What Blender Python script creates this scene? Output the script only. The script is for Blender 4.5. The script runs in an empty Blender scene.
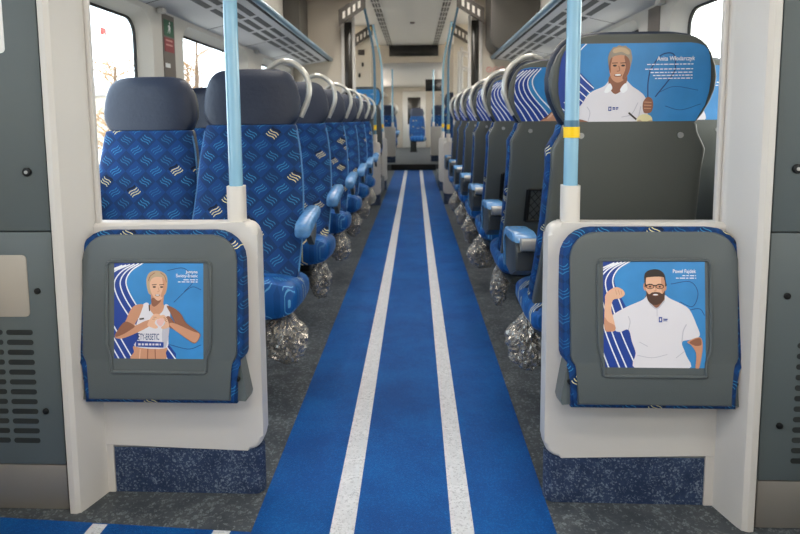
import bpy, bmesh, math, random
from mathutils import Vector, Matrix
random.seed(7)
S = bpy.context.scene
C = S.collection
PI = math.pi
CX = -0.04                     # centre line of the coach

# ------------------------------------------------------------------ materials
def lin(h):
    h = h.lstrip('#'); o = []
    for i in (0, 2, 4):
        c = int(h[i:i+2], 16)/255
        o.append(c/12.92 if c <= .04045 else ((c+.055)/1.055)**2.4)
    return (o[0], o[1], o[2], 1)

def mat(name, col, rough=.5, metal=0, bump=0, bscale=200, var=0, vscale=8, spec=.5, emit=0):
    m = bpy.data.materials.new(name); m.use_nodes = True
    nt = m.node_tree; b = nt.nodes['Principled BSDF']
    c = lin(col)
    b.inputs['Base Color'].default_value = c
    b.inputs['Roughness'].default_value = rough
    b.inputs['Metallic'].default_value = metal
    b.inputs['Specular IOR Level'].default_value = spec
    tc = None
    if bump or var:
        tc = nt.nodes.new('ShaderNodeTexCoord')
    if bump:
        n = nt.nodes.new('ShaderNodeTexNoise'); n.inputs['Scale'].default_value = bscale
        n.inputs['Detail'].default_value = 3
        nt.links.new(tc.outputs['Object'], n.inputs['Vector'])
        bp = nt.nodes.new('ShaderNodeBump'); bp.inputs['Strength'].default_value = bump
        bp.inputs['Distance'].default_value = .004
        nt.links.new(n.outputs['Fac'], bp.inputs['Height']); nt.links.new(bp.outputs['Normal'], b.inputs['Normal'])
    if var:
        n = nt.nodes.new('ShaderNodeTexNoise'); n.inputs['Scale'].default_value = vscale; n.inputs['Detail'].default_value = 5
        nt.links.new(tc.outputs['Object'], n.inputs['Vector'])
        mx = nt.nodes.new('ShaderNodeMix'); mx.data_type = 'RGBA'
        mx.inputs['A'].default_value = tuple(v*(1-var) for v in c[:3])+(1,)
        mx.inputs['B'].default_value = tuple(min(1, v*(1+var)) for v in c[:3])+(1,)
        nt.links.new(n.outputs['Fac'], mx.inputs['Factor']); nt.links.new(mx.outputs['Result'], b.inputs['Base Color'])
    if emit:
        b.inputs['Emission Color'].default_value = c; b.inputs['Emission Strength'].default_value = emit
    return m

def speckle(name, base, dark, light, scale=60, amt=.5, rough=.6, bump=.2, clump=6):
    m = bpy.data.materials.new(name); m.use_nodes = True
    nt = m.node_tree; L = nt.links.new; b = nt.nodes['Principled BSDF']
    b.inputs['Roughness'].default_value = rough; b.inputs['Specular IOR Level'].default_value = .25
    tc = nt.nodes.new('ShaderNodeTexCoord')
    n1 = nt.nodes.new('ShaderNodeTexNoise'); n1.inputs['Scale'].default_value = clump; n1.inputs['Detail'].default_value = 6
    n1.inputs['Roughness'].default_value = .7
    v = nt.nodes.new('ShaderNodeTexVoronoi'); v.inputs['Scale'].default_value = scale
    n2 = nt.nodes.new('ShaderNodeTexNoise'); n2.inputs['Scale'].default_value = scale*1.7; n2.inputs['Detail'].default_value = 2
    for n in (n1, v, n2): L(tc.outputs['Object'], n.inputs['Vector'])
    r1 = nt.nodes.new('ShaderNodeValToRGB')
    r1.color_ramp.elements[0].position = .38; r1.color_ramp.elements[0].color = lin(dark)
    r1.color_ramp.elements[1].position = .62; r1.color_ramp.elements[1].color = lin(base)
    L(n1.outputs['Fac'], r1.inputs['Fac'])
    # flecks: random voronoi cells modulated by the clump noise
    sep = nt.nodes.new('ShaderNodeSeparateColor'); L(v.outputs['Color'], sep.inputs['Color'])
    ad = nt.nodes.new('ShaderNodeMath'); ad.operation = 'MULTIPLY'; L(sep.outputs['Red'], ad.inputs[0]); L(n2.outputs['Fac'], ad.inputs[1])
    ad2 = nt.nodes.new('ShaderNodeMath'); ad2.operation = 'MULTIPLY_ADD'; L(n1.outputs['Fac'], ad2.inputs[0]); ad2.inputs[1].default_value = .6; L(ad.outputs[0], ad2.inputs[2])
    r2 = nt.nodes.new('ShaderNodeMapRange'); r2.inputs['From Min'].default_value = .62; r2.inputs['From Max'].default_value = .85
    r2.inputs['To Max'].default_value = amt
    L(ad2.outputs[0], r2.inputs['Value'])
    mx = nt.nodes.new('ShaderNodeMix'); mx.data_type = 'RGBA'
    L(r2.outputs['Result'], mx.inputs['Factor']); L(r1.outputs['Color'], mx.inputs['A']); mx.inputs['B'].default_value = lin(light)
    L(mx.outputs['Result'], b.inputs['Base Color'])
    bp = nt.nodes.new('ShaderNodeBump'); bp.inputs['Strength'].default_value = bump; bp.inputs['Distance'].default_value = .003
    L(n2.outputs['Fac'], bp.inputs['Height']); L(bp.outputs['Normal'], b.inputs['Normal'])
    return m

def moquette(name, axes, cell=.064, base='#053a74', base2='#032750', line='#3a8cbd', hi='#e6dba0', rough=.75):
    """woven seat fabric: tilted checkerboard of small wavy triple lines, a few cells in cream"""
    m = bpy.data.materials.new(name); m.use_nodes = True
    nt = m.node_tree; L = nt.links.new; b = nt.nodes['Principled BSDF']
    b.inputs['Roughness'].default_value = rough; b.inputs['Specular IOR Level'].default_value = .3
    def M(op, a, c=None, d=None):
        n = nt.nodes.new('ShaderNodeMath'); n.operation = op
        for i, x in enumerate((a, c, d)):
            if x is None: continue
            if isinstance(x, (int, float)): n.inputs[i].default_value = x
            else: L(x, n.inputs[i])
        return n.outputs[0]
    tc = nt.nodes.new('ShaderNodeTexCoord'); sp = nt.nodes.new('ShaderNodeSeparateXYZ'); L(tc.outputs['Object'], sp.inputs[0])
    oi = nt.nodes.new('ShaderNodeObjectInfo')
    a_ = M('MULTIPLY_ADD', oi.outputs['Random'], 3.1, sp.outputs[axes[0]]); c_ = sp.outputs[axes[1]]
    k = 1/(cell*1.414)
    u = M('MULTIPLY', M('ADD', a_, c_), k); v = M('MULTIPLY', M('SUBTRACT', c_, a_), k)
    fu, fv = M('FLOOR', u), M('FLOOR', v)
    pu, pv = M('SUBTRACT', M('SUBTRACT', u, fu), .5), M('SUBTRACT', M('SUBTRACT', v, fv), .5)
    chk = M('ABSOLUTE', M('MODULO', M('ADD', fu, fv), 2))
    def mixv(f, x, y): return M('ADD', M('MULTIPLY', x, M('SUBTRACT', 1, f)), M('MULTIPLY', y, f))
    s, t = mixv(chk, pu, pv), mixv(chk, pv, pu)
    q = M('MULTIPLY_ADD', M('SINE', M('MULTIPLY', s, 7.5)), .07, t)
    saw = M('ABSOLUTE', M('SUBTRACT', M('FRACT', M('MULTIPLY_ADD', q, 5.6, .5)), .5))
    inl = M('MULTIPLY', M('LESS_THAN', M('ABSOLUTE', q), .33), M('LESS_THAN', M('ABSOLUTE', s), .33))
    ln = M('MULTIPLY', M('LESS_THAN', saw, .14), inl)
    sh = M('MULTIPLY', M('MULTIPLY', M('GREATER_THAN', q, .28), M('LESS_THAN', q, .44)), M('LESS_THAN', M('ABSOLUTE', s), .33))
    cb = nt.nodes.new('ShaderNodeCombineXYZ'); L(fu, cb.inputs[0]); L(fv, cb.inputs[1])
    wn = nt.nodes.new('ShaderNodeTexWhiteNoise'); wn.noise_dimensions = '2D'; L(cb.outputs[0], wn.inputs['Vector'])
    ish = M('GREATER_THAN', wn.outputs['Value'], .85)
    def mixc(f, A, B):
        mx = nt.nodes.new('ShaderNodeMix'); mx.data_type = 'RGBA'
        if isinstance(f, float): mx.inputs['Factor'].default_value = f
        else: L(f, mx.inputs['Factor'])
        for key, x in (('A', A), ('B', B)):
            if isinstance(x, str): mx.inputs[key].default_value = lin(x)
            else: L(x, mx.inputs[key])
        return mx.outputs['Result']
    bc = mixc(M('MULTIPLY', chk, .6), base, base2)
    bc = mixc(M('MULTIPLY', sh, ish), bc, '#071733')
    wn2 = M('MULTIPLY_ADD', wn.outputs['Value'], .7, .25)
    lc = mixc(ish, line, hi)
    fac = M('MULTIPLY', ln, M('MAXIMUM', ish, wn2))
    L(mixc(fac, bc, lc), b.inputs['Base Color'])
    n = nt.nodes.new('ShaderNodeTexNoise'); n.inputs['Scale'].default_value = 900; L(tc.outputs['Object'], n.inputs['Vector'])
    bp = nt.nodes.new('ShaderNodeBump'); bp.inputs['Strength'].default_value = .15; bp.inputs['Distance'].default_value = .002
    L(n.outputs['Fac'], bp.inputs['Height']); L(bp.outputs['Normal'], b.inputs['Normal'])
    return m

def thin_glass(name, tint='#eef3f4'):
    m = bpy.data.materials.new(name); m.use_nodes = True
    nt = m.node_tree; nt.nodes.remove(nt.nodes['Principled BSDF']); out = nt.nodes['Material Output']
    t = nt.nodes.new('ShaderNodeBsdfTransparent'); t.inputs[0].default_value = lin(tint)
    g = nt.nodes.new('ShaderNodeBsdfGlossy'); g.inputs['Roughness'].default_value = .03
    lw = nt.nodes.new('ShaderNodeLayerWeight'); lw.inputs['Blend'].default_value = .5
    f = nt.nodes.new('ShaderNodeMath'); f.operation = 'POWER'; nt.links.new(lw.outputs['Facing'], f.inputs[0]); f.inputs[1].default_value = 5
    mx = nt.nodes.new('ShaderNodeMixShader')
    nt.links.new(f.outputs[0], mx.inputs[0]); nt.links.new(t.outputs[0], mx.inputs[1]); nt.links.new(g.outputs[0], mx.inputs[2])
    nt.links.new(mx.outputs[0], out.inputs[0]); return m

def plastic_film(name):
    m = bpy.data.materials.new(name); m.use_nodes = True
    nt = m.node_tree; b = nt.nodes['Principled BSDF']; out = nt.nodes['Material Output']
    b.inputs['Base Color'].default_value = lin('#aeaba6'); b.inputs['Roughness'].default_value = .24
    b.inputs['Metallic'].default_value = .55
    t = nt.nodes.new('ShaderNodeBsdfTransparent'); t.inputs[0].default_value = (.9, .9, .9, 1)
    mx = nt.nodes.new('ShaderNodeMixShader'); mx.inputs[0].default_value = .75
    nt.links.new(t.outputs[0], mx.inputs[1]); nt.links.new(b.outputs[0], mx.inputs[2]); nt.links.new(mx.outputs[0], out.inputs[0])
    return m

M = dict(
    white=mat('white moulding', '#c6c3c0', .35, bump=.03, bscale=150),
    beige=mat('beige wall panel', '#cfc6b8', .45),
    wall=mat('pale grey wall panel', '#c9c6c0', .5),
    gap=mat('black rubber', '#0d0d0f', .7),
    grey=mat('grey cabinet paint', '#535c5f', .38, bump=.1, bscale=500, var=.05, vscale=4),
    shell=mat('dark grey seat plastic', '#525552', .36, bump=.12, bscale=600),
    fold=mat('grey folding seat plastic', '#50575a', .4, bump=.12, bscale=500),
    slot=mat('dark slot', '#1d2324', .7),
    steel=mat('brushed steel', '#8f8b87', .5, metal=.55, bump=.05, bscale=60, var=.12, vscale=3),
    plate=mat('beige metal plate', '#aea79d', .45, metal=.3, var=.05, vscale=9),
    screw=mat('black screw', '#16181a', .4, metal=.5),
    ice=mat('pale blue pole enamel', '#80b0cc', .14, spec=.8),
    deepice=mat('petrol blue pole enamel', '#45708c', .3),
    sleeve=mat('off white pole sleeve', '#d5d0ca', .4),
    yellow=mat('yellow band', '#f2c800', .45),
    leather=mat('navy leather', '#1a253b', .5, bump=.35, bscale=60, var=.08, vscale=12),
    armblue=mat('blue vinyl', '#5486b8', .25, bump=.5, bscale=45, var=.45, vscale=40), armbody=mat('charcoal armrest', '#34383a', .4),  # armblue: pale streaks in the colour stand in for whitish gloss
    armsilver=mat('silver grey plastic', '#9a9a98', .3, metal=.3),
    handle=mat('satin silver handle', '#c4c3be', .3, metal=.55),
    piping=mat('dark navy edging', '#11161f', .55),
    piping2=mat('light blue edge piping', '#3d77ab', .5), net=mat('black net cord', '#0b0c0d', .7),
    fxz=moquette('blue moquette upright', (0, 2)),
    fxy=moquette('blue moquette flat', (0, 1), base='#165498', base2='#0e417c', line='#66aede', rough=.42),  # cushion copy of the fabric, brighter blue paints in window light
    fyz=moquette('blue moquette edge', (1, 2), cell=.05),
    fxyb=moquette('blue moquette rim', (0, 2), cell=.045),
    floor=speckle('speckled grey floor', '#4c5156', '#3a3f45', '#878e92', 120, .55, .5, .15, 9),
    kick=speckle('speckled navy carpet', '#2d3d5a', '#202f4c', '#8a96a6', 210, .5, .8, .3, 16),
    runner=speckle('blue track covering', '#004f96', '#004286', '#0566b0', 260, .6, .6, .9, 4),
    stripe=speckle('white track stripe', '#cbcdd3', '#bec1c8', '#80858e', 200, .6, .6, .5, 20),
    rack=mat('rack underside', '#c2c2c6', .45),
    rackslot=mat('rack slot', '#4a4a4c', .6),
    rail=mat('blue grey rack rail', '#6f8fa5', .3, metal=.2),
    bulk=mat('beige bulkhead', '#b3aa9d', .5),
    bulkdark=mat('dark bulkhead cabinet', '#4a4845', .35),
    darkglass=mat('dark glass strip', '#2a2723', .2),
    brown=mat('brown grille', '#3f3a35', .5),
    ceil=mat('ceiling panel', '#cfcbc4', .55),
    black=mat('black screen', '#08090a', .25),
    lamp=mat('lamp diffuser', '#fff3e0', .4, emit=7),
    glass=thin_glass('window glass'),
    film=plastic_film('clear plastic wrap'),
    labelw=mat('white sticker', '#e8eaec', .5), labelb=mat('blue print', '#2a6aa8', .5),
    green=mat('green sticker', '#1d5a41', .5), red=mat('red sticker', '#8d2f35', .5), pink=mat('pink notice print', '#c98d88', .6),
    strip=mat('grey brown strip', '#6a625c', .5),
    bark=mat('bark', '#6b5a4c', .9), twig=mat('dry leaves', '#a08466', .9), gravel=mat('pale gravel', '#cfc8bd', .95, var=.15, vscale=.6),
    redboard=mat('red board', '#b03a3c', .6), facade=mat('pale render', '#bfb8ae', .8),
    # printed inks
    pblue=mat('print mid blue', '#3584c4', .35, var=.3, vscale=9), pnavy=mat('print royal blue', '#1d3f94', .35),
    pwhite=mat('print white', '#e9ecf2', .4), pshirt=mat('print shirt', '#d9d7e0', .4), pfold=mat('print shirt fold', '#b9b8c6', .4),
    pskin=mat('print skin', '#c58f72', .4), pskinl=mat('print skin light', '#deb094', .4), pskind=mat('print skin dark', '#8a5a45', .4),
    phair=mat('print blonde hair', '#b9a184', .4), pgreyhair=mat('print grey hair', '#93887c', .4), pdark=mat('print dark hair', '#2c211e', .4),
    pbrown=mat('print brown hair', '#7a4a33', .4), pbeard=mat('print beard', '#4b3128', .4), pink2=mat('print pink', '#e3b8b4', .4),
    pball=mat('print ball', '#d8cfa2', .4), pline=mat('print line', '#123a70', .4),
)

# ------------------------------------------------------------------ helpers
def obj(name, bm, m, parent=None, loc=None, sharp=40, smooth=True, recalc=True):
    if recalc: bmesh.ops.recalc_face_normals(bm, faces=bm.faces)
    me = bpy.data.meshes.new(name); bm.to_mesh(me); bm.free()
    for x in (m if isinstance(m, (list, tuple)) else [m]): me.materials.append(x)
    if smooth:
        me.polygons.foreach_set('use_smooth', [True]*len(me.polygons))
        me.set_sharp_from_angle(angle=math.radians(sharp))
    o = bpy.data.objects.new(name, me); C.objects.link(o)
    if parent: o.parent = parent
    if loc: o.location = loc
    return o
def tag(o, label=None, cat=None, group=None, kind=None):
    if label: o['label'] = label
    if cat: o['category'] = cat
    if group: o['group'] = group
    if kind: o['kind'] = kind
    return o
def empty(name, loc, label, cat, group=None):
    o = bpy.data.objects.new(name, None); C.objects.link(o); o.location = loc; o.empty_display_size = .1
    return tag(o, label, cat, group)
def struct(o, label=None):
    o['kind'] = 'structure'
    if label: o['label'] = label
    return o
KIDS = {}
def copy_tree(o, parent=None, skip=()):
    c = o.copy(); C.objects.link(c)
    if parent: c.parent = parent; c.matrix_parent_inverse = o.matrix_parent_inverse
    for ch in o.children:
        if ch.name.split('.')[0] in skip: continue
        copy_tree(ch, c, skip)
    return c

def box(bm, x0, x1, y0, y1, z0, z1, bev=0, seg=2, mi=0):
    vs = [bm.verts.new((x, y, z)) for x in (x0, x1) for y in (y0, y1) for z in (z0, z1)]
    fs = [bm.faces.new([vs[i] for i in q]) for q in ((0, 1, 3, 2), (4, 6, 7, 5), (0, 4, 5, 1), (2, 3, 7, 6), (0, 2, 6, 4), (1, 5, 7, 3))]
    for f in fs: f.material_index = mi
    if bev:
        es = list({e for f in fs for e in f.edges})
        bmesh.ops.bevel(bm, geom=es, offset=bev, segments=seg, profile=.5, affect='EDGES')
def nb(): return bmesh.new()
def boxm(*a, **k):
    bm = nb(); box(bm, *a, **k); return bm

def rrect(x0, x1, z0, z1, r, n=6, corners='all'):
    """rounded rectangle outline, counter-clockwise; r may be a 4-tuple bl, br, tr, tl"""
    rs = r if isinstance(r, (tuple, list)) else (r,)*4
    cs = ((x0, z0, 1, 1, PI), (x1, z0, -1, 1, 1.5*PI), (x1, z1, -1, -1, 0), (x0, z1, 1, -1, .5*PI))
    out = []
    for (cx, cz, sx, sz, a0), rr in zip(cs, rs):
        if rr <= 0: out.append((cx, cz)); continue
        for i in range(n+1):
            a = a0+i*PI/2/n
            out.append((cx+sx*rr+rr*math.cos(a), cz+sz*rr+rr*math.sin(a)))
    return out

def prism(bm, pts, d0, d1, axis='y', bev=0, seg=3, mi=0, both=False):
    """extrude a 2D outline along axis. axis y: pts are (x,z); z: (x,y); x: (y,z)"""
    def P(p, d): return {'y': (p[0], d, p[1]), 'z': (p[0], p[1], d), 'x': (d, p[0], p[1])}[axis]
    a = [bm.verts.new(P(p, d0)) for p in pts]; b = [bm.verts.new(P(p, d1)) for p in pts]
    n = len(pts)
    fa = bm.faces.new(a); fb = bm.faces.new(b[::-1])
    fs = [fa, fb]+[bm.faces.new((a[i], b[i], b[(i+1) % n], a[(i+1) % n])) for i in range(n)]
    for f in fs: f.material_index = mi
    if bev:
        es = list(fa.edges) + (list(fb.edges) if both else [])
        bmesh.ops.bevel(bm, geom=es, offset=bev, segments=seg, profile=.5, affect='EDGES')
    return fs

def loft(bm, secs, axis='z', n=32, p=3.0, mi=0, fy=None):
    """secs: (t, ca, cb, ha, hb) superellipse loops along an axis; z: a=x b=y; y: a=x b=z"""
    rings = []
    for s in secs:
        t, ca, cb, ha, hb = s[:5]; ring = []
        for i in range(n):
            a = 2*PI*(i+.5)/n; c, d = math.cos(a), math.sin(a)
            A = ca+ha*math.copysign(abs(c)**(2/p), c); B = cb+hb*math.copysign(abs(d)**(2/p), d)
            if fy: B += fy(t, (A-ca)/max(ha, 1e-6), d)
            ring.append(bm.verts.new((A, B, t) if axis == 'z' else ((A, t, B) if axis == 'y' else (t, A, B))))
        rings.append(ring)
    for r0, r1 in zip(rings, rings[1:]):
        for i in range(n):
            f = bm.faces.new((r0[i], r0[(i+1) % n], r1[(i+1) % n], r1[i])); f.material_index = mi
    for r in (rings[0][::-1], rings[-1]):
        f = bm.faces.new(r); f.material_index = mi

def catmull(pts, sub=6, closed=False):
    P = [Vector(p) for p in pts]; n = len(P); out = []
    for i in range(n if closed else n-1):
        p0 = P[(i-1) % n] if closed or i > 0 else P[0]*2-P[1]
        p1, p2 = P[i], P[(i+1) % n]
        p3 = P[(i+2) % n] if closed or i+2 < n else P[-1]*2-P[-2]
        for k in range(sub):
            t = k/sub
            out.append(.5*((2*p1)+(p2-p0)*t+(2*p0-5*p1+4*p2-p3)*t*t+(3*p1-p0-3*p2+p3)*t**3))
    if not closed: out.append(P[-1])
    return out

def tube(bm, pts, r, n=10, smooth=6, mi=0, closed=False):
    path = catmull(pts, smooth, closed) if smooth else [Vector(p) for p in pts]
    rings = []; up = Vector((.13, .31, .94)); m = len(path)
    for i, p in enumerate(path):
        if closed: t = path[(i+1) % m]-path[i-1]
        else: t = path[min(i+1, m-1)]-path[max(i-1, 0)]
        t.normalize(); a = t.cross(up)
        if a.length < 1e-3: a = t.cross(Vector((1, 0, 0)))
        a.normalize(); b = t.cross(a); up = b.cross(t) if False else up
        rr = r[i*len(r)//m] if isinstance(r, list) else r
        rings.append([bm.verts.new(p+a*rr*math.cos(2*PI*k/n)+b*rr*math.sin(2*PI*k/n)) for k in range(n)])
    pr = list(zip(rings, rings[1:]))+([(rings[-1], rings[0])] if closed else [])
    for r0, r1 in pr:
        for k in range(n):
            f = bm.faces.new((r0[k], r0[(k+1) % n], r1[(k+1) % n], r1[k])); f.material_index = mi
    if not closed:
        for rg in (rings[0][::-1], rings[-1]): bm.faces.new(rg).material_index = mi

def cyl(bm, c, r, d, axis='y', n=20, mi=0, bev=0):
    pts = [(r*math.cos(2*PI*i/n), r*math.sin(2*PI*i/n)) for i in range(n)]
    q = {'y': (c[0], c[2]), 'z': (c[0], c[1]), 'x': (c[1], c[2])}[axis]; o = {'y': c[1], 'z': c[2], 'x': c[0]}[axis]
    prism(bm, [(a+q[0], b+q[1]) for a, b in pts], o, o+d, axis, bev=bev, mi=mi)

_tm = {}
def text_mesh(s):
    if s not in _tm:
        cu = bpy.data.curves.new('lettering', 'FONT'); cu.body = s; cu.size = 1; cu.resolution_u = 3
        cu.offset = .012
        o = bpy.data.objects.new('lettering', cu); C.objects.link(o)
        dg = bpy.context.evaluated_depsgraph_get()
        me = bpy.data.meshes.new_from_object(o.evaluated_get(dg))
        vs = [v.co.copy() for v in me.vertices]; fs = [tuple(p.vertices) for p in me.polygons]
        bpy.data.objects.remove(o); bpy.data.curves.remove(cu); bpy.data.meshes.remove(me)
        x0 = min(v.x for v in vs); x1 = max(v.x for v in vs); y0 = min(v.y for v in vs); y1 = max(v.y for v in vs)
        _tm[s] = (vs, fs, x0, x1, y0, y1)
    return _tm[s]

# ------------------------------------------------------------------ flat printed posters
INK = ['pblue', 'pnavy', 'pwhite', 'pshirt', 'pfold', 'pskin', 'pskinl', 'pskind', 'phair', 'pgreyhair', 'pdark', 'pbrown', 'pbeard', 'pink2', 'pball', 'pline']
class Poster:
    """inks laid in thin layers on one sheet; coordinates are the sheet's own, mapped by (ox, oy, k)"""
    def __init__(s, outline, ox, oy, kx, ky):
        s.bm = nb(); s.ox, s.oy, s.kx, s.ky = ox, oy, kx, ky; s.lv = 0
        s.clip = [s.m(p) for p in outline]
        a = sum(p[0]*q[1]-q[0]*p[1] for p, q in zip(s.clip, s.clip[1:]+s.clip[:1]))
        if a < 0: s.clip = s.clip[::-1]
        s._face(s.clip, 'pblue')
    def m(s, p): return ((p[0]-s.ox)*s.kx, (s.oy-p[1])*s.ky)
    def _face(s, pts, ink):
        if len(pts) < 3: return
        vs = [s.bm.verts.new((x, -.0004-.00006*s.lv, z)) for x, z in pts]
        try: f = s.bm.faces.new(vs); f.material_index = INK.index(ink)
        except ValueError: pass
    def cut(s, pts):
        out = pts; n = len(s.clip)
        for i in range(n):
            a, b = s.clip[i], s.clip[(i+1) % n]; inp = out; out = []
            if not inp: return []
            side = lambda p: (b[0]-a[0])*(p[1]-a[1])-(b[1]-a[1])*(p[0]-a[0])
            for j, p in enumerate(inp):
                q = inp[j-1]; sp, sq = side(p), side(q)
                if (sp >= 0) != (sq >= 0):
                    t = sq/(sq-sp); out.append((q[0]+(p[0]-q[0])*t, q[1]+(p[1]-q[1])*t))
                if sp >= 0: out.append(p)
        return out
    def poly(s, pts, ink, smooth=True):
        s.lv += 1
        if smooth: pts = [tuple(v[:2]) for v in catmull([(x, y, 0) for x, y in pts], 4, True)]
        s._face(s.cut([s.m(p) for p in pts]), ink)
    def ell(s, cx, cy, rx, ry, ink):
        s.poly([(cx+rx*math.cos(i*PI/8), cy+ry*math.sin(i*PI/8)) for i in range(16)], ink, False)
    def line(s, pts, w, ink, sub=8, newlv=True):
        if newlv: s.lv += 1
        P = [v for v in catmull([(x, y, 0) for x, y in pts], sub)] if len(pts) > 2 else [Vector((*p, 0)) for p in pts]
        off = []
        for i, p in enumerate(P):
            t = P[min(i+1, len(P)-1)]-P[max(i-1, 0)]; t.normalize(); nrm = Vector((-t.y, t.x, 0))*w/2
            off.append((p+nrm, p-nrm))
        for (a, b), (c, d) in zip(off, off[1:]):
            s._face(s.cut([s.m(q[:2]) for q in (a, c, d, b)]), ink)
    def text(s, t, x0, x1, y, h, ink='pwhite', right=True):
        s.lv += 1
        vs, fs, a0, a1, b0, b1 = text_mesh(t)
        k = (x1-x0)/(a1-a0)
        nv = []
        for v in vs:
            X, Z = s.m((x0+(v.x-a0)*k, y-(v.y/(.72))*h)); nv.append(s.bm.verts.new((X, -.0004-.00006*s.lv, Z)))
        for f in fs:
            try: s.bm.faces.new([nv[i] for i in f]).material_index = INK.index(ink)
            except ValueError: pass
    def dashes(s, x0, x1, y, h, ink='pwhite', seed=1):
        r = random.Random(seed); x = x0; s.lv += 1
        while x < x1-2:
            w = min(r.uniform(8, 26), x1-x); s._face([s.m(p) for p in ((x, y-h/2), (x, y+h/2), (x+w, y+h/2), (x+w, y-h/2))], ink); x += w+5
    def waves(s, base, offs, w, end):
        """royal blue field then white track lines that run down, then swing to the right"""
        for k, (dx0, dx1) in enumerate(offs):
            n = len(base)
            s.line([(x-(dx0+(dx1-dx0)*i/(n-1)), y+ (dx0*.12)) for i, (x, y) in enumerate(base)], w, 'pwhite', newlv=(k == 0))
    def build(s, parent, label):
        # printed faces look at the viewer (-y)
        for f in s.bm.faces:
            f.normal_update()
            if f.normal.y > 0: f.normal_flip()
        o = obj('poster', s.bm, [M[i] for i in INK], parent, smooth=False, recalc=False)
        o['label'] = label; return o

def poster_heart():
    k = .2475/420
    p = Poster([(66, 36), (490, 36), (490, 487), (66, 487)], 278, 487, .240/424, .252/451)
    p.poly([(60, 30), (205, 30), (150, 66), (124, 110), (130, 155), (170, 230), (250, 340), (360, 490), (60, 490)], 'pnavy')
    base = [(205, 34), (152, 68), (124, 112), (130, 158), (168, 228), (248, 338), (360, 490)]
    p.waves(base, [(0, 0), (21, 38), (42, 78), (63, 200), (82, 232), (100, 264)], 6, None)
    for pts in ([(320, 70), (400, 60), (440, 120), (400, 170)], [(350, 220), (430, 150), (480, 160)], [(330, 420), (420, 440), (480, 420)]):
        p.line(pts, 3, 'pline')
    p.poly([(225, 160), (220, 118), (230, 86), (258, 71), (292, 75), (316, 95), (321, 130), (314, 172), (300, 185), (240, 185)], 'phair')
    p.poly([(245, 180), (300, 185), (302, 232), (335, 248), (300, 290), (235, 285), (212, 245), (243, 228)], 'pskin')
    p.poly([(247, 200), (290, 210), (262, 240), (246, 232)], 'pskind')
    p.poly([(236, 130), (244, 104), (265, 94), (296, 100), (314, 128), (312, 165), (300, 196), (276, 213), (254, 194), (240, 165)], 'pskinl')
    p.poly([(296, 102), (314, 128), (312, 165), (299, 196), (288, 190), (300, 150)], 'pskin')
    for x in (258, 293): p.ell(x, 148, 8, 4, 'pdark'); p.line([(x-11, 138), (x+11, 136)], 3.5, 'pbeard')
    p.line([(277, 150), (281, 168), (272, 171)], 3, 'pskin'); p.ell(274, 187, 12, 5, 'pskind'); p.ell(274, 186, 9, 2.4, 'pwhite'); p.poly([(236, 128), (240, 102), (262, 88), (296, 92), (315, 116), (300, 104), (266, 100), (246, 110)], 'phair'); p.line([(262, 80), (240, 96), (230, 120)], 3, 'pskind'); p.line([(288, 80), (308, 98), (316, 126)], 3, 'pskind')
    p.poly([(168, 425), (310, 430), (313, 458), (303, 490), (152, 490), (162, 455)], 'pskin')
    p.line([(228, 436), (226, 490)], 5, 'pskind'); p.line([(262, 440), (264, 490)], 4, 'pskind'); p.line([(192, 440), (188, 490)], 5, 'pskinl')
    p.poly([(206, 230), (230, 224), (240, 258), (268, 284), (298, 262), (310, 230), (330, 240), (334, 300), (326, 380), (310, 437), (168, 430), (186, 385), (172, 335), (190, 280)], 'pshirt')
    p.poly([(300, 330), (332, 300), (326, 380), (310, 437), (296, 400)], 'pfold')
    p.line([(234, 232), (236, 262)], 5, 'pdark'); p.line([(188, 300), (210, 297)], 8, 'pdark')
    p.poly([(172, 402), (303, 408), (303, 434), (170, 430)], 'pnavy', False)
    p.dashes(182, 290, 419, 9, 'pshirt', 4)
    p.text('IĘTY-ERSETIC', 176, 282, 397, 30, 'pline')
    p.poly([(205, 230), (165, 236), (141, 265), (120, 312), (79, 360), (73, 388), (108, 391), (172, 366), (238, 331), (252, 302), (216, 308), (166, 330), (186, 290), (200, 255)], 'pskin')
    p.poly([(120, 312), (79, 360), (75, 384), (110, 372), (150, 348), (165, 332)], 'pskind')
    p.poly([(318, 236), (358, 250), (388, 278), (412, 318), (472, 362), (474, 386), (450, 413), (414, 393), (355, 350), (320, 330), (314, 292), (332, 286), (356, 316), (338, 275)], 'pskind')
    p.poly([(440, 355), (472, 366), (470, 388), (450, 409), (405, 384), (350, 345), (330, 320), (360, 320)], 'pskin')
    p.poly([(226, 326), (243, 292), (262, 274), (287, 279), (287, 296), (268, 303), (262, 320), (277, 336), (264, 344), (240, 336)], 'pskinl')
    p.poly([(330, 330), (320, 296), (304, 279), (288, 284), (290, 298), (306, 305), (309, 322), (291, 338), (302, 346), (322, 340)], 'pskinl')
    p.poly([(286, 298), (300, 296), (306, 310), (290, 334), (272, 318), (272, 304)], 'pink2')
    for q in ([(255, 290), (270, 290)], [(250, 300), (262, 298)], [(304, 290), (318, 302)], [(308, 302), (320, 312)]): p.line(q, 2, 'pskind')
    p.text('Justyna', 408, 465, 82, 14); p.text('Święty-Ersetic', 362, 465, 101, 14)
    p.dashes(398, 465, 113, 4, 'pwhite', 2); p.dashes(372, 465, 123, 4, 'pwhite', 3)
    return p

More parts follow.
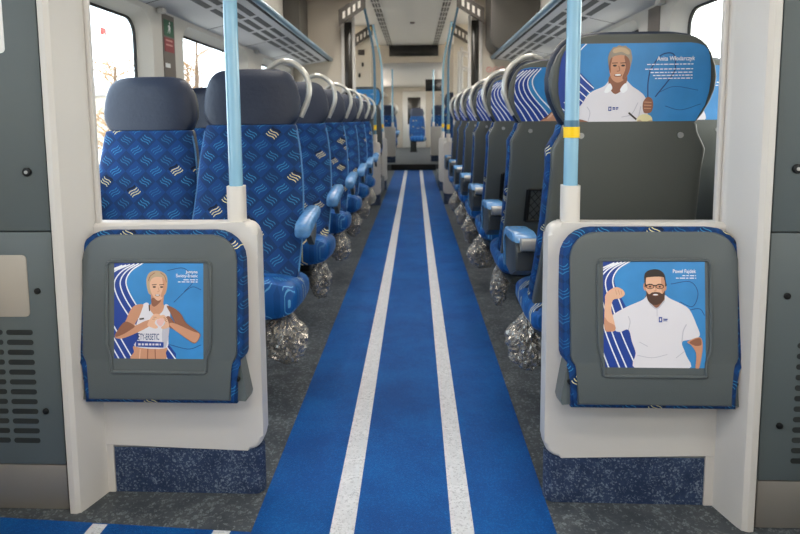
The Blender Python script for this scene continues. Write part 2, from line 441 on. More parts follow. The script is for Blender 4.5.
def poster_flex():
    p = Poster([(34, 38), (508, 38), (508, 515), (34, 515)], 271, 515, .252/474, .268/477)
    p.poly([(28, 30), (165, 30), (110, 70), (88, 110), (92, 150), (130, 225), (180, 330), (190, 520), (28, 520)], 'pnavy')
    base = [(165, 36), (112, 70), (88, 112), (94, 156), (128, 230), (185, 370), (262, 520)]
    p.waves(base, [(0, 20), (22, 72), (42, 118), (60, 150), (78, 200)], 6, None)
    for pts in ([(350, 140), (440, 130), (475, 180), (450, 240), (390, 220)], [(420, 260), (480, 250), (505, 280)]): p.line(pts, 3, 'pline')
    p.poly([(236, 190), (318, 190), (326, 225), (285, 255), (238, 228)], 'pskind')
    p.poly([(240, 195), (215, 213), (150, 240), (96, 268), (76, 288), (86, 345), (110, 356), (150, 346), (166, 400), (183, 450), (185, 520), (425, 520), (416, 455), (398, 400), (440, 388), (481, 370), (466, 320), (436, 256), (400, 230), (345, 205), (322, 190), (318, 215), (285, 248), (252, 228)], 'pshirt')
    p.line([(150, 346), (158, 310), (150, 285)], 4, 'pfold'); p.line([(398, 400), (405, 350), (420, 320)], 5, 'pfold')
    p.line([(190, 460), (260, 470), (330, 455)], 3, 'pfold'); p.line([(200, 400), (240, 420)], 3, 'pfold'); p.line([(370, 470), (410, 440)], 3, 'pfold')
    p.line([(250, 226), (283, 250), (318, 216)], 6, 'pfold'); p.line([(284, 250), (284, 285)], 3, 'pfold')
    p.ell(229, 152, 8, 18, 'pskin'); p.ell(323, 152, 6, 18, 'pskin')
    p.poly([(228, 150), (227, 98), (250, 78), (290, 75), (318, 94), (326, 130), (322, 152), (232, 152)], 'pdark')
    p.poly([(233, 122), (246, 110), (308, 108), (319, 122), (322, 158), (316, 196), (300, 220), (270, 228), (246, 214), (236, 190)], 'pskinl')
    p.poly([(305, 110), (320, 122), (322, 160), (316, 190), (306, 170)], 'pskin')
    p.poly([(235, 172), (246, 186), (262, 178), (278, 176), (296, 178), (310, 184), (321, 170), (318, 203), (302, 226), (274, 234), (250, 224), (238, 204)], 'pbeard')
    p.ell(277, 189, 16, 5, 'pskind'); p.ell(277, 188, 12, 3, 'pwhite')
    p.line([(274, 150), (280, 168), (270, 171)], 4, 'pskin')
    for x in (252, 297):
        p.ell(x, 151, 20, 12, 'pdark'); p.ell(x, 152, 16, 8, 'pskin'); p.ell(x, 152, 5, 4, 'pdark')
    p.line([(268, 147), (280, 147)], 5, 'pdark'); p.line([(228, 143), (240, 146)], 5, 'pdark')
    p.poly([(78, 288), (88, 345), (62, 354), (39, 346), (37, 280), (41, 215), (42, 193), (60, 170), (95, 154), (126, 168), (133, 188), (112, 204), (78, 213), (70, 255)], 'pskinl')
    p.poly([(39, 346), (37, 290), (55, 310), (84, 325), (88, 345), (62, 354)], 'pskin')
    for q in ([(90, 165), (96, 188)], [(103, 166), (110, 190)], [(116, 170), (120, 188)]): p.line(q, 2.5, 'pskin')
    p.poly([(422, 397), (479, 376), (493, 410), (486, 470), (472, 520), (458, 520), (462, 450), (440, 412)], 'pskin')
    p.poly([(432, 398), (478, 380), (487, 408), (470, 415), (450, 412)], 'pskind')
    p.poly([(291, 287), (306, 287), (306, 311), (291, 311)], 'pnavy', False); p.ell(298.5, 299, 3.5, 7, 'pshirt'); p.dashes(312, 334, 297, 5, 'pnavy', 5); p.dashes(312, 330, 304, 3, 'pnavy', 6)
    p.text('Paweł Fajdek', 358, 465, 90, 17)
    p.dashes(402, 465, 102, 4, 'pwhite', 7); p.dashes(372, 465, 113, 4, 'pwhite', 8)
    return p

# seat-back sheets use metres (x right, z down from seat floor: y = -z) centred on the seat
PHW = [(1.04, .178), (1.06, .188), (1.085, .201), (1.12, .209), (1.15, .211), (1.19, .209), (1.22, .204), (1.238, .197), (1.249, .186), (1.255, .169), (1.258, .148)]
def back_outline(kx, oz):
    L_ = [(-h*kx, (oz-z)*kx) for z, h in PHW]; R_ = [(h*kx, (oz-z)*kx) for z, h in PHW]
    return L_+R_[::-1]
def poster_hammer():
    # units of the photo crop: 5.333 px per photo px, 343 photo px per metre
    k = 1/(343*5.333); ox, ybot = 341, 478
    out = [(ox+h/k, ybot-(z-1.04)/k*1.0) for z, h in PHW]; out = [(ox-h/k, ybot-(z-1.04)/k) for z, h in PHW]+out[::-1]
    p = Poster(out, ox, ybot, k, k); p.ox = ox+12
    p.poly([(-60, 60), (20, 120), (60, 205), (150, 300), (120, 330), (90, 420), (60, 490), (-60, 490)], 'pnavy')
    base = [(110, 70), (60, 130), (52, 195), (90, 250), (150, 305)]
    p.line(base, 5, 'pwhite')
    for d in range(1, 7): p.line([(40-d*8, 205+d*34), (150, 310+d*36)], 5, 'pwhite', newlv=False)
    for pts in ([(480, 330), (560, 300), (680, 320)], [(520, 400), (600, 420), (700, 390)]): p.line(pts, 2.5, 'pline')
    for pts in ([(430, 215), (424, 280), (428, 352)], [(430, 215), (480, 142), (540, 135), (556, 190), (545, 240), (465, 352)]): p.line(pts, 6, 'pline')
    p.poly([(228, 262), (203, 294), (140, 323), (102, 370), (64, 484), (405, 484), (432, 450), (426, 380), (400, 335), (345, 296), (310, 264), (300, 300), (262, 334), (240, 302)], 'pshirt')
    p.poly([(60, 484), (66, 462), (126, 476), (126, 490)], 'pskind'); p.line([(128, 478), (136, 430), (120, 400)], 4, 'pfold'); p.line([(380, 380), (350, 440), (300, 455)], 4, 'pfold'); p.line([(395, 400), (385, 470)], 4, 'pfold')
    p.poly([(230, 240), (312, 240), (306, 298), (262, 336), (228, 298)], 'pskind')
    p.poly([(228, 280), (204, 322), (222, 328), (244, 306)], 'pwhite'); p.poly([(310, 280), (322, 312), (300, 330), (284, 312)], 'pwhite')
    p.poly([(222, 200), (214, 160), (219, 128), (228, 112), (238, 98), (252, 97), (266, 88), (282, 93), (298, 91), (312, 102), (326, 112), (332, 134), (336, 160), (326, 205), (314, 165), (285, 145), (240, 152), (230, 180)], 'pgreyhair')
    p.poly([(236, 112), (262, 100), (300, 104), (322, 126), (312, 136), (280, 122), (244, 128)], 'phair')
    p.poly([(222, 190), (232, 158), (246, 143), (288, 138), (316, 156), (328, 188), (324, 225), (302, 262), (268, 277), (240, 260), (226, 228)], 'pskin')
    p.poly([(296, 142), (318, 156), (328, 190), (322, 228), (302, 262), (292, 250), (306, 200)], 'pskind')
    p.poly([(220, 200), (226, 160), (236, 150), (230, 190), (232, 228)], 'pskind')
    for x in (250, 292): p.ell(x, 191, 10, 5, 'pdark'); p.line([(x-15, 178), (x+14, 177)], 4, 'pbeard')
    p.line([(270, 192), (276, 215), (262, 219)], 4, 'pskind'); p.ell(268, 240, 21, 8, 'pskind'); p.ell(268, 238, 16, 4, 'pwhite')
    p.ell(418, 470, 40, 30, 'pball'); p.poly([(392, 468), (418, 484), (450, 470), (456, 484), (384, 484)], 'phair')
    p.line([(334, 432), (376, 468)], 9, 'pdark')
    p.poly([(404, 382), (425, 352), (450, 364), (457, 400), (446, 432), (412, 432)], 'pskind')
    for y in (378, 394, 410): p.line([(410, y), (448, y+2)], 4, 'pskin')
    p.poly([(229, 400), (244, 400), (244, 422), (229, 422)], 'pnavy', False); p.ell(236.5, 411, 4, 7, 'pshirt'); p.dashes(251, 280, 406, 6, 'pnavy', 3); p.dashes(251, 276, 414, 4, 'pnavy', 4)
    p.text('Anita Włodarczyk', 460, 650, 168, 22)
    for i, (x, y) in enumerate(((412, 187), (404, 211), (432, 228), (445, 243), (456, 258))): p.dashes(x, 644, y, 5, 'pwhite', 10+i)
    return p
def poster_row(kind):
    """sheets on the seats further along: 1 px = 1 mm, centre at 0, bottom edge at 0"""
    out = [(-h*1000, -(z-1.04)*1000) for z, h in PHW]+[(h*1000, -(z-1.04)*1000) for z, h in PHW][::-1]
    p = Poster(out, 0, 0, .001, .001)
    p.poly([(-230, -180), (-110, -215), (-150, -170), (-140, -110), (-80, -40), (-40, 10), (-230, 10)], 'pnavy')
    base = [(-105, -214), (-142, -175), (-146, -140), (-125, -98), (-85, -50), (-45, 5)]
    p.waves(base, [(0, -30), (14, 0), (28, 26), (42, 52), (56, 78), (70, 104)], 4.5, None)
    if kind == 'arm':
        p.poly([(-90, 5), (-70, -25), (-35, -60), (5, -88), (45, -95), (75, -70), (85, 5)], 'pbrown')
        p.poly([(-95, 4), (-60, -18), (-10, -38), (60, -58), (85, -40), (85, 5)], 'pskin')
        p.poly([(-75, -12), (-40, -50), (0, -78), (-5, -66), (-38, -38), (-60, -16)], 'pskinl')
        p.poly([(-40, -30), (20, -50), (30, -42), (-30, -20)], 'pskind'); p.ell(25, -72, 26, 20, 'pskinl'); p.ell(18, -74, 4, 3, 'pdark'); p.ell(34, -74, 4, 3, 'pdark')
    elif kind == 'ring':
        p.poly([(-60, 5), (-45, -60), (0, -85), (45, -60), (62, 5)], 'pshirt'); p.ell(0, -105, 26, 32, 'pskin'); p.poly([(-28, -100), (-24, -140), (0, -150), (26, -138), (28, -102), (0, -122)], 'pbrown')
        p.line([(-60, -10), (-95, -60), (-60, -130), (-10, -165)], 22, 'pskin'); p.ell(-8, -108, 3, 3, 'pdark'); p.ell(9, -108, 3, 3, 'pdark')
    else:
        p.poly([(-70, 5), (-62, -50), (-20, -82), (30, -84), (70, -50), (80, 5)], 'pshirt'); p.poly([(-15, -75), (20, -75), (18, -100), (-12, -100)], 'pskind')
        p.ell(3, -118, 24, 30, 'pskin'); p.poly([(-24, -118), (-22, -148), (4, -158), (28, -146), (29, -118), (4, -138)], {'shirt': 'pdark', 'blond': 'phair', 'grey': 'pgreyhair'}[kind])
        p.ell(-6, -120, 3, 2.5, 'pdark'); p.ell(12, -120, 3, 2.5, 'pdark'); p.line([(-5, -104), (11, -104)], 3, 'pwhite')
    p.dashes(80, 165, -150, 5, 'pwhite', 3); p.dashes(100, 165, -138, 3, 'pwhite', 4)
    return p

# ------------------------------------------------------------------ shell of the coach
XL, XR = -1.42, 1.33
YE = 6.95                                # first bulkhead
ZT = 2.45
def side_wall(name, X, sgn, y0, y1, wins, zt):
    bm = nb()
    def loop(pts, x): return [bm.verts.new((x, y, z)) for y, z in pts]
    def edges(vs): return [bm.edges.new((vs[i], vs[(i+1) % len(vs)])) for i in range(len(vs))]
    cuts = [y0]+[(p[1]+q[0])/2 for p, q in zip(wins, wins[1:])]+[y1]
    for (a, b, c, d), ya, yb_ in zip(wins, cuts, cuts[1:]):
        e_ = edges(loop([(ya, -.02), (yb_, -.02), (yb_, zt), (ya, zt)], X))
        big = loop(rrect(a-.055, b+.055, c-.05, d+.045, .13, 6), X)
        bmesh.ops.triangle_fill(bm, use_beauty=True, edges=e_+edges(big))
        small = loop(rrect(a, b, c, d, .09, 6), X+sgn*.07); n = len(big)
        for i in range(n): bm.faces.new((big[i], big[(i+1) % n], small[(i+1) % n], small[i]))
    return struct(obj(name, bm, M['wall'], recalc=True, sharp=50))
nwin = [0]
def window(X, sgn, a, b, c, d):
    nwin[0] += 1; bm = nb()
    o_, i_ = rrect(a-.006, b+.006, c-.006, d+.006, .096, 6), rrect(a+.01, b-.01, c+.01, d-.01, .085, 6)
    x0, x1 = X+sgn*.068, X+sgn*.082
    v = [[bm.verts.new((x, y, z)) for y, z in pts] for pts, x in ((o_, x0), (i_, x0), (i_, x1), (o_, x1))]
    n = len(o_)
    for k in range(4):
        for i in range(n): bm.faces.new((v[k][i], v[k][(i+1) % n], v[(k+1) % 4][(i+1) % n], v[(k+1) % 4][i]))
    w = struct(obj('window_%d' % nwin[0], bm, M['gap']))
    bm = nb(); prism(bm, rrect(a+.01, b-.01, c+.01, d-.01, .085, 6), X+sgn*.07, X+sgn*.076, 'x')
    obj('window_pane', bm, M['glass'], w)
WIN = [(1.70, 3.15, .84, 1.60), (3.68, 5.0, .84, 1.60), (5.54, 6.80, .84, 1.60), (7.40, 7.88, .75, 1.95), (8.02, 8.50, .75, 1.95)]
side_wall('wall_left', XL, -1, 1.55, 11.35, WIN+[(9.3, 10.9, .84, 1.7)], ZT)
side_wall('wall_right', XR, 1, 1.55, 11.35, WIN+[(9.3, 10.9, .84, 1.7)], ZT)
for X, s in ((XL, -1), (XR, 1)):
    for w in WIN+[(9.3, 10.9, .84, 1.7)]: window(X, s, *w)
# further saloon
FW = [(12.6, 14.4, .95, 1.7), (15.0, 16.8, .95, 1.7), (17.4, 19.2, .95, 1.7)]
side_wall('wall_farleft', XL, -1, 11.35, 20, FW, 2.2); side_wall('wall_farright', XR, 1, 11.35, 20, FW, 2.2)
for X, s in ((XL, -1), (XR, 1)):
    for w in FW: window(X, s, *w)
struct(obj('wall_end', boxm(XL-.08, XR+.08, 20, 20.06, 0, 2.3), M['bulk']))
b_ = struct(obj('door_1', boxm(-.42, .36, 19.97, 19.999, .12, 2.0, bev=.01), M['wall'])); obj('door_pane', boxm(-.25, .19, 19.96, 19.972, .9, 1.8, bev=.004), M['darkglass'], b_)
# floors and ceilings
struct(obj('floor', boxm(XL-.08, XR+.08, -1.3, 12.3, -.03, 0), M['floor']))
struct(obj('floor_far', boxm(XL-.08, XR+.08, 12.3, 20.06, -.03, .12), M['floor']))
struct(obj('trim_1', boxm(-.5, .42, 12.28, 12.31, .0, .125, bev=.003), M['gap']))
struct(obj('ceiling', boxm(XL-.08, XR+.08, 1.55, 11.35, ZT, ZT+.03), M['ceil']))
struct(obj('ceiling_far', boxm(XL-.08, XR+.08, 11.35, 20.06, 2.14, 2.17), M['ceil']))
# vestibule around the camera: side walls with door windows, back wall, lowered ceiling
def vest(name, X, s):
    side_wall(name, X, s, -1.3, 1.48, [(-.75, -.05, .75, 1.85), (.15, .85, .75, 1.85)], 2.2)
    window(X, s, -.75, -.05, .75, 1.85); window(X, s, .15, .85, .75, 1.85)
vest('wall_vestibuleleft', -1.40, -1); vest('wall_vestibuleright', 1.32, 1)
struct(obj('wall_back', boxm(XL-.08, XR+.08, -1.36, -1.3, 0, 2.2), M['beige']))
struct(obj('ceiling_vestibule', boxm(XL-.08, XR+.08, -1.36, 1.62, 2.2, 2.23), M['ceil']))
struct(obj('wall_header', boxm(XL-.08, XR+.08, 1.5, 1.62, 2.06, 2.46), M['white']))

# ------------------------------------------------------------------ running track covering
t = empty('track_runner', (0, 0, 0), 'long blue running track floor covering with two white lane stripes down the aisle', 'floor covering')
bm = nb(); box(bm, -.424, .354, -1.0, 12.28, .0005, .004); obj('covering', bm, M['runner'], t)
for x0, x1 in ((-.222, -.160), (.088, .146)): obj('lane_stripe', boxm(x0, x1, -1.0, 12.27, .004, .0048), M['stripe'], t)
t = empty('cross_runner', (-.9, 1.2, 0), 'short blue track piece laid across the vestibule at lower left with a white dash', 'floor covering')
bm = nb(); prism(bm, [(-1.38+.9, -.25), (-.425+.9, -.25), (-.425+.9, .195), (-1.38+.9, .245)], .0005, .004, 'z'); obj('covering', bm, M['runner'], t)
bm = nb(); prism(bm, [(.03, -.25), (.075, -.25), (.092, .211), (.052, .213)], .004, .0048, 'z'); obj('lane_stripe', bm, M['stripe'], t)
bm = nb(); prism(bm, [(.355, -.25), (.405, -.25), (.423, .197), (.378, .198)], .004, .0048, 'z'); obj('lane_stripe', bm, M['stripe'], t)

# ------------------------------------------------------------------ vestibule cabinets, door posts, half walls
SIDE = {-1: 'left', 1: 'right'}
def X_(s, x): return CX+s*x
def sbox(s, x0, x1, *a, **k):
    q = sorted((X_(s, x0), X_(s, x1))); return boxm(q[0], q[1], *a, **k)
def spts(s, pts): return [(X_(s, x), y) for x, y in pts]
for s in (-1, 1):
    yc = 1.468 if s < 0 else 1.452
    xo = 1.375 if s < 0 else 1.355
    if s < 0: lab = 'grey equipment cabinet with louvre slots left of the doorway, white notice near its top'
    else: lab = 'grey equipment cabinet with louvre slots at the right edge, no notice'
    t = empty('equipment_cabinet', (X_(s, 1.14), yc, 0), lab, 'cabinet')
    def ch(name, bm, m, **k):
        o = obj(name, bm, m, t, **k); o.location = -Vector(t.location); return o
    e = .9045
    bm = nb(); box(bm, *sorted((X_(s, e+.004), X_(s, xo))), yc+.012, 1.60, .002, 2.195); ch('carcass', bm, M['gap'])
    up = ch('upper_panel', sbox(s, e, xo, yc, yc+.03, .7715, 2.19, bev=.003), M['grey'])
    bm = nb(); cyl(bm, (X_(s, .955), yc-.006, .925), .0115, .008, 'y', 20, bev=.002); lk = ch('lock', bm, M['screw'])
    bm = nb(); cyl(bm, (X_(s, .955), yc-.0075, .925), .0045, .003, 'y', 10); ch('keyhole', bm, M['armsilver'])
    lo = ch('lower_panel', sbox(s, e, xo, yc, yc+.03, .1315, .7685, bev=.003), M['grey'])
    for z in ((.612, .283) if s < 0 else (.612, .278)):
        bm = nb(); cyl(bm, (X_(s, .95), yc-.004, z), .0085, .006, 'y', 16, bev=.002); ch('screw', bm, M['screw'])
    if s < 0:
        bm = nb(); prism(bm, rrect(-1.20, -1.014, .543, .708, .012), yc-.0025, yc+.01, 'y', bev=.001); ch('cover_plate', bm, M['plate'])
        bm = nb(); prism(bm, rrect(-1.24, -1.031, 1.226, 1.50, .012), yc-.0012, yc+.01, 'y'); ch('notice', bm, M['labelw'])
        bm = nb(); box(bm, -1.2, -1.041, yc-.0018, yc, 1.26, 1.46, mi=0); ch('notice_print', bm, M['labelb'])
    bm = nb()
    cols = ((.971, 1.043), (1.053, 1.125), (1.135, 1.207)) if s < 0 else ((.982, 1.054), (1.064, 1.136), (1.146, 1.218))
    for c0, c1 in cols:
        for i in range(12):
            z = (.500 if s < 0 else .486)-i*.0273; q = sorted((X_(s, c0), X_(s, c1)))
            prism(bm, rrect(q[0], q[1], z-.007, z+.007, .0065, 4), yc-.0008, yc+.012, 'y')
    ch('louvre_slots', bm, M['slot'])
    ch('kick_plate', sbox(s, e+.002, xo, yc+.002, yc+.03, .002, .1285, bev=.002), M['steel'])
    # door post (floor to ceiling moulding)
    pl = [(.900, 1.60), (.900, yc-.003), (.893, yc-.013), (.878, yc-.014), (.866, yc-.008), (.860, yc+.006), (.841, 1.535), (.837, 1.550), (.8345, 1.553), (.8325, 1.5535), (.8325, 1.557), (.829, 1.557), (.829, 1.5535), (.824, 1.5535), (.820, 1.556), (.8195, 1.560), (.8195, 1.566), (.850, 1.575), (.850, 1.62), (.900, 1.63)]
    bm = nb(); prism(bm, spts(s, pl), .001, 2.06, 'z')
    o = struct(obj('trim_%d' % (3+(s > 0)), bm, M['white'], sharp=28))
    # half wall
def half_wall(s, y, lab, kick=True, foot=True, depth=.058):
    t = empty('partition', (X_(s, .6), y, 0), lab, 'partition')
    A = X_(s, .387); B = X_(s, .80 if foot else .87); F = X_(s, .829)
    x0, x1 = min(A, B), max(A, B)
    bm = nb()
    top, zk = .779, .132
    r1, r2 = .045, .035
    arc = lambda cx, cz, r, a0: [(cx+r*math.cos(a0+i*PI/16), cz+r*math.sin(a0+i*PI/16)) for i in range(9)]
    pts = arc(.387+r1, zk+r1, r1, PI)
    pts = pts + [(.852 if foot else .87, zk)]
    pts += [(.852 if foot else .87, top)] + arc(.387+r2, top-r2, r2, PI/2)
    fs = prism(bm, spts(s, pts), y, y+depth, 'y')
    es = [e for f in fs[:2] for e in f.edges if not all(abs(v.co.x-X_(s, .852)) < 1e-4 for v in e.verts)]
    bmesh.ops.bevel(bm, geom=es, offset=.013, segments=4, profile=.5, affect='EDGES')
    if foot:
        q = sorted((X_(s, .817), X_(s, .852))); prism(bm, [(q[0], y+.0005), (q[1], y+.0005), (q[1], y+depth), (q[0], y+depth)], .002, zk+.03, 'z')
    o = obj('panel', bm, M['white'], t, sharp=35); o.location = -Vector(t.location)
    q = sorted((X_(s, .392), X_(s, .816))); bm = nb()
    r = .028
    pts = rrect(q[0], q[1], y+.004, y+depth-.004, (0, r, .02, 0) if s < 0 else (r, 0, 0, .02), 6)
    prism(bm, pts, .001, zk+.004, 'z'); o = obj('kick_panel', bm, M['kick'], t); o.location = -Vector(t.location); o['label'] = 'speckled navy kick panel'
    return t
half_wall(-1, 1.5495, 'white half height partition left of the aisle, nearest the camera')
half_wall(1, 1.5385, 'white half height partition right of the aisle, nearest the camera')
half_wall(-1, 7.2, 'white half partition beyond the last seat on the left of aisle', False, False)
half_wall(1, 7.3, 'white half partition beyond the last seat on the right of aisle', False, False)
half_wall(-1, 8.86, 'farther white half partition at left, just before the far seats', False, False)
half_wall(1, 8.7, 'farther white half partition at right, just before the far seats', False, False)

# ------------------------------------------------------------------ poles
def pole(s, y, lab, top, band=None, r=.0185, m='ice', curved=False):
    x = X_(s, .449)
    t = empty('grab_pole', (x, y, 0), lab, 'pole')
    bm = nb()
    if curved: tube(bm, [(0, 0, .78), (0, 0, 1.2), (0, 0, 1.7), (s*.02, 0, 1.95), (s*.07, -.05, 2.2), (s*.12, -.1, 2.44)], r, 12, 5)
    else: cyl(bm, (0, 0, .78), r, top-.78, 'z', 24)
    obj('tube', bm, M[m], t)
    bm = nb(); prism(bm, rrect(-.0235, .0235, -.0235, .0235, .015, 5), .776, .875, 'z', bev=.004); obj('sleeve', bm, M['sleeve'], t)
    if band:
        for z0, z1 in band:
            bm = nb()
            dx = 0
            if curved and z0 > 1.9: dx = s*(z0-1.72)*.13*(1+.25*(z0-1.9))
            cyl(bm, (dx, -.02*(z0 > 2), z0), r+.0022, z1-z0, 'z', 24); obj('band', bm, M['yellow'], t)
    return t
pole(-1, 1.583, 'pale blue pole on the nearest left partition, no yellow band', 2.19)
tp = pole(1, 1.568, 'pale blue pole on the nearest right partition with yellow band', 2.19, [(1.0, 1.028)])
bm = nb(); cyl(bm, (0, 0, 1.028), .0195, .017, 'z', 24); obj('tape_wrap', bm, M['deepice'], tp)
for s, y, l in ((-1, 7.23, 'slim blue pole on the left partition beyond the last seat'), (1, 7.33, 'slim blue pole on the right partition beyond the last seat'), (-1, 8.885, 'slim blue pole on the farther left partition'), (1, 8.73, 'slim blue pole on the farther right partition')):
    pole(s, y, l, 2.44, [(.93, .99), (2.1, 2.16)], .016, 'deepice' if y < 8 else 'ice', True)

# ------------------------------------------------------------------ folding seats with posters
def folding_seat(s, y_top, y_bot, z_bot, lab, post, plab):
    t = empty('folding_seat', (X_(s, .64), y_bot, z_bot), lab, 'seat')
    a = math.atan2(y_top-y_bot, .455); t.rotation_euler = (-a, 0, 0)
    H = .457
    def outline(w, lo, h0, h1, r):
        # wide upper body, stepped-in foot
        return [(-lo, h0), (lo, h0), (lo+.0, .098), (lo+.006, .108), (w-.004, .118), (w, .13)] + \
               [(w-r+r*math.cos(i*PI/12), h1-r+r*math.sin(i*PI/12)) for i in range(7)] + \
               [(-w+r+r*math.cos(PI/2+i*PI/12), h1-r+r*math.sin(PI/2+i*PI/12)) for i in range(7)] + \
               [(-w, .13), (-w+.004, .118), (-lo-.006, .108), (-lo, .098)]
    bm = nb(); prism(bm, outline(.224, .205, -.003, H, .078), -.002, .05, 'y', bev=.008); o = obj('cushion_rim', bm, M['fxyb'], t); o['label'] = 'patterned blue fabric rim'
    bm = nb(); prism(bm, outline(.208, .191, .008, H-.0115, .068), -.009, .02, 'y', bev=.004); obj('shell', bm, M['fold'], t)
    # raised line that frames the poster recess
    rp = [(-.124, .082), (.124, .082), (.1265, .085), (.1275, .115), (.1295, .128), (.1365, .146), (.139, .162), (.139, .362), (.136, .371), (.128, .375)]
    rp += [(-x, z) for x, z in rp[::-1][:-1]][:-1] + [(-.1265, .085)]
    bm = nb(); tube(bm, [(x, -.0112, z) for x, z in rp], .0042, 8, 0, closed=True); obj('recess_edge', bm, M['fold'], t)
    bm = nb(); prism(bm, [(x*.975, .23+(z-.23)*.98) for x, z in rp], -.0098, .01, 'y'); obj('recess_panel', bm, M['fold'], t)
    p = post.build(t, plab); p.location = (0, -.0099, .118 if s < 0 else .104)
    for q in (-1, 1):
        bm = nb(); prism(bm, [(q*.202, .002), (q*.226, .0), (q*.229, .012), (q*.209, .12), (q*.203, .115)], .012, .075, 'y'); obj('hinge_bracket', bm, M['grey'], t)
        bm = nb(); cyl(bm, (q*.204, .0, .092), .008, .03, 'y', 14, bev=.003); cyl(bm, (q*.207, .002, .06), .006, .03, 'y', 12, bev=.002); obj('hinge_pin', bm, M['screw'], t)
    return t
folding_seat(-1, 1.524, 1.474, .309, 'folded grey tip-up seat on the left partition, poster of athlete making a heart', poster_heart(), 'blue poster of a woman in white top making a heart with her hands')
folding_seat(1, 1.508, 1.456, .319, 'folded grey tip-up seat on the right partition, poster of bearded man flexing', poster_flex(), 'blue poster of a bearded man in white polo flexing one arm')

# ------------------------------------------------------------------ passenger seats (face -y, aisle at +x, back at +y)
YB = [(.30, -.315), (.36, -.30), (.55, -.155), (.75, -.070), (.95, -.030), (1.03, -.022), (1.285, 0), (1.4, .01)]
def yb(z):
    for (a, p), (b, q) in zip(YB, YB[1:]):
        if z <= b: return p+(q-p)*max(0, (z-a)/(b-a))
    return YB[-1][1]
HEAD = [(1.033, .185), (1.036, .194), (1.06, .207), (1.095, .225), (1.13, .236), (1.165, .238), (1.205, .232), (1.238, .219), (1.26, .205), (1.276, .187), (1.287, .160), (1.293, .12)]
BACK = [(.345, .19), (.36, .208), (.45, .232), (.60, .231), (.75, .228), (.90, .223), (.96, .226), (.985, .213), (1.008, .200), (1.030, .196), (1.0345, .19)]
HEADF = [(1.033, .172), (1.037, .182), (1.055, .195), (1.085, .207), (1.115, .209), (1.155, .205), (1.19, .197), (1.22, .186), (1.24, .174), (1.255, .158), (1.265, .138), (1.2715, .10)]
BACKF = [(.345, .19), (.36, .208), (.45, .232), (.60, .233), (.75, .227), (.88, .217), (.95, .207), (.985, .201), (1.01, .196), (1.030, .192), (1.0345, .186)]
def seat_parts(t, facing):
    kx = 1.0; HD, BK, TOP = (HEADF, BACKF, 1.273) if facing else (HEAD, BACK, 1.2945)
    bm = nb()
    hs = []
    for z, h in HD:
        e = min(1, (TOP-z)/.05+.12) if z > 1.2 else (.75 if z < 1.035 else 1)
        tk = .05*(e**.5)
        hs.append((z, 0, yb(z)-.0535, h*kx, tk))
    loft(bm, hs, 'z', 44, 3.0); obj('headrest', bm, M['leather'], t)
    bm = nb(); loft(bm, [(z, 0, yb(z)-.069, h, .05 if .35 < z < 1.033 else .04) for z, h in BK], 'z', 40, 3.2); obj('backrest', bm, M['fxz'] if facing else M['fyz'], t)
    if facing:
        for q in (-1, 1):
            bm = nb(); tube(bm, [(q*h+q*.0003, yb(z)-.078, z) for z, h in BACKF[2:9]], .0045, 6, 4); obj('piping', bm, M['piping2'], t)  # thin pale tube stands in for the bright rim highlight
    # hard shell behind
    full = [(.295, .18), (.31, .205), (.345, .214)]+[(z, h-.008) for z, h in BK if z > .4]+[(z, h-.006) for z, h in HD if z > 1.04]
    full = [(z-(.010 if z > 1.2 else 0), h) for z, h in full]
    bm = nb()
    def hollow(z, u, d):
        return -.012*max(0, 1-(abs(u)/.62)**2)*min(1, max(0, (1.02-z)/.12)) if d > .4 else 0
    loft(bm, [(z, 0, yb(z)-.022, h*kx, .022 if z < TOP-.025 else .014) for z, h in full], 'z', 72, 7, fy=hollow); obj('back_shell', bm, M['shell'], t, sharp=60)
    for q in (-.14, .14):
        bm = nb(); cyl(bm, (q, yb(1.0)-.002, 1.0), .0085, .006, 'y', 16, bev=.002); obj('stud', bm, M['armsilver'], t)
    # cushion
    bm = nb(); cx = .028 if facing else .012; dz = -.012 if facing else .012; dh = .010 if facing else -.006
    loft(bm, [(-.17, cx, .385+dz, .21, .045), (-.20, cx, .380+dz, .226, .06+dh), (-.32, cx, .385+dz, .232, .068+dh), (-.42, cx, .400+dz, .234, .072+dh), (-.475, cx, .402+dz, .233, .07+dh), (-.498, cx, .398+dz, .225, .062+dh), (-.51, cx, .392+dz, .205, .045)], 'y', 36, 3.2)
    obj('cushion', bm, M['fxy'], t)
    bm = nb(); loft(bm, [(-.16, 0, .325, .19, .02), (-.30, 0, .32, .2, .025), (-.44, 0, .325, .19, .02)], 'y', 24, 4); obj('seat_pan', bm, M['slot'], t)
    bm = nb(); box(bm, -.2, -.02, -.36, -.28, .03, .31, bev=.012); box(bm, -.21, .0, -.42, -.22, .0005, .035, bev=.008); obj('pedestal', bm, M['slot'], t)
def ring_handle(t, ox):
    bm = nb(); tube(bm, [(.05, -.05, 1.244), (.085, -.05, 1.284), (.135, -.05, 1.306), (.19, -.05, 1.290), (.232, -.05, 1.244), (.245, -.05, 1.182), (.233, -.05, 1.127), (.205, -.05, 1.067)], .0125, 12, 6)
    obj('grab_handle', bm, M['handle'], t)
def arm_facing(t):
    bm = nb(); loft(bm, [(-.372, .262, .618, .022, .014), (-.365, .262, .622, .031, .026), (-.34, .262, .632, .034, .031), (-.25, .262, .648, .034, .028), (-.14, .262, .660, .033, .026), (-.10, .262, .664, .03, .024)], 'y', 24, 3)
    a = obj('armrest', bm, M['armblue'], t); 
    bm = nb(); prism(bm, [(-.30, .622), (-.11, .635), (-.12, .56), (-.17, .53), (-.2, .55)], .25, .274, 'x', bev=.004); obj('armrest_bracket', bm, M['shell'], a)
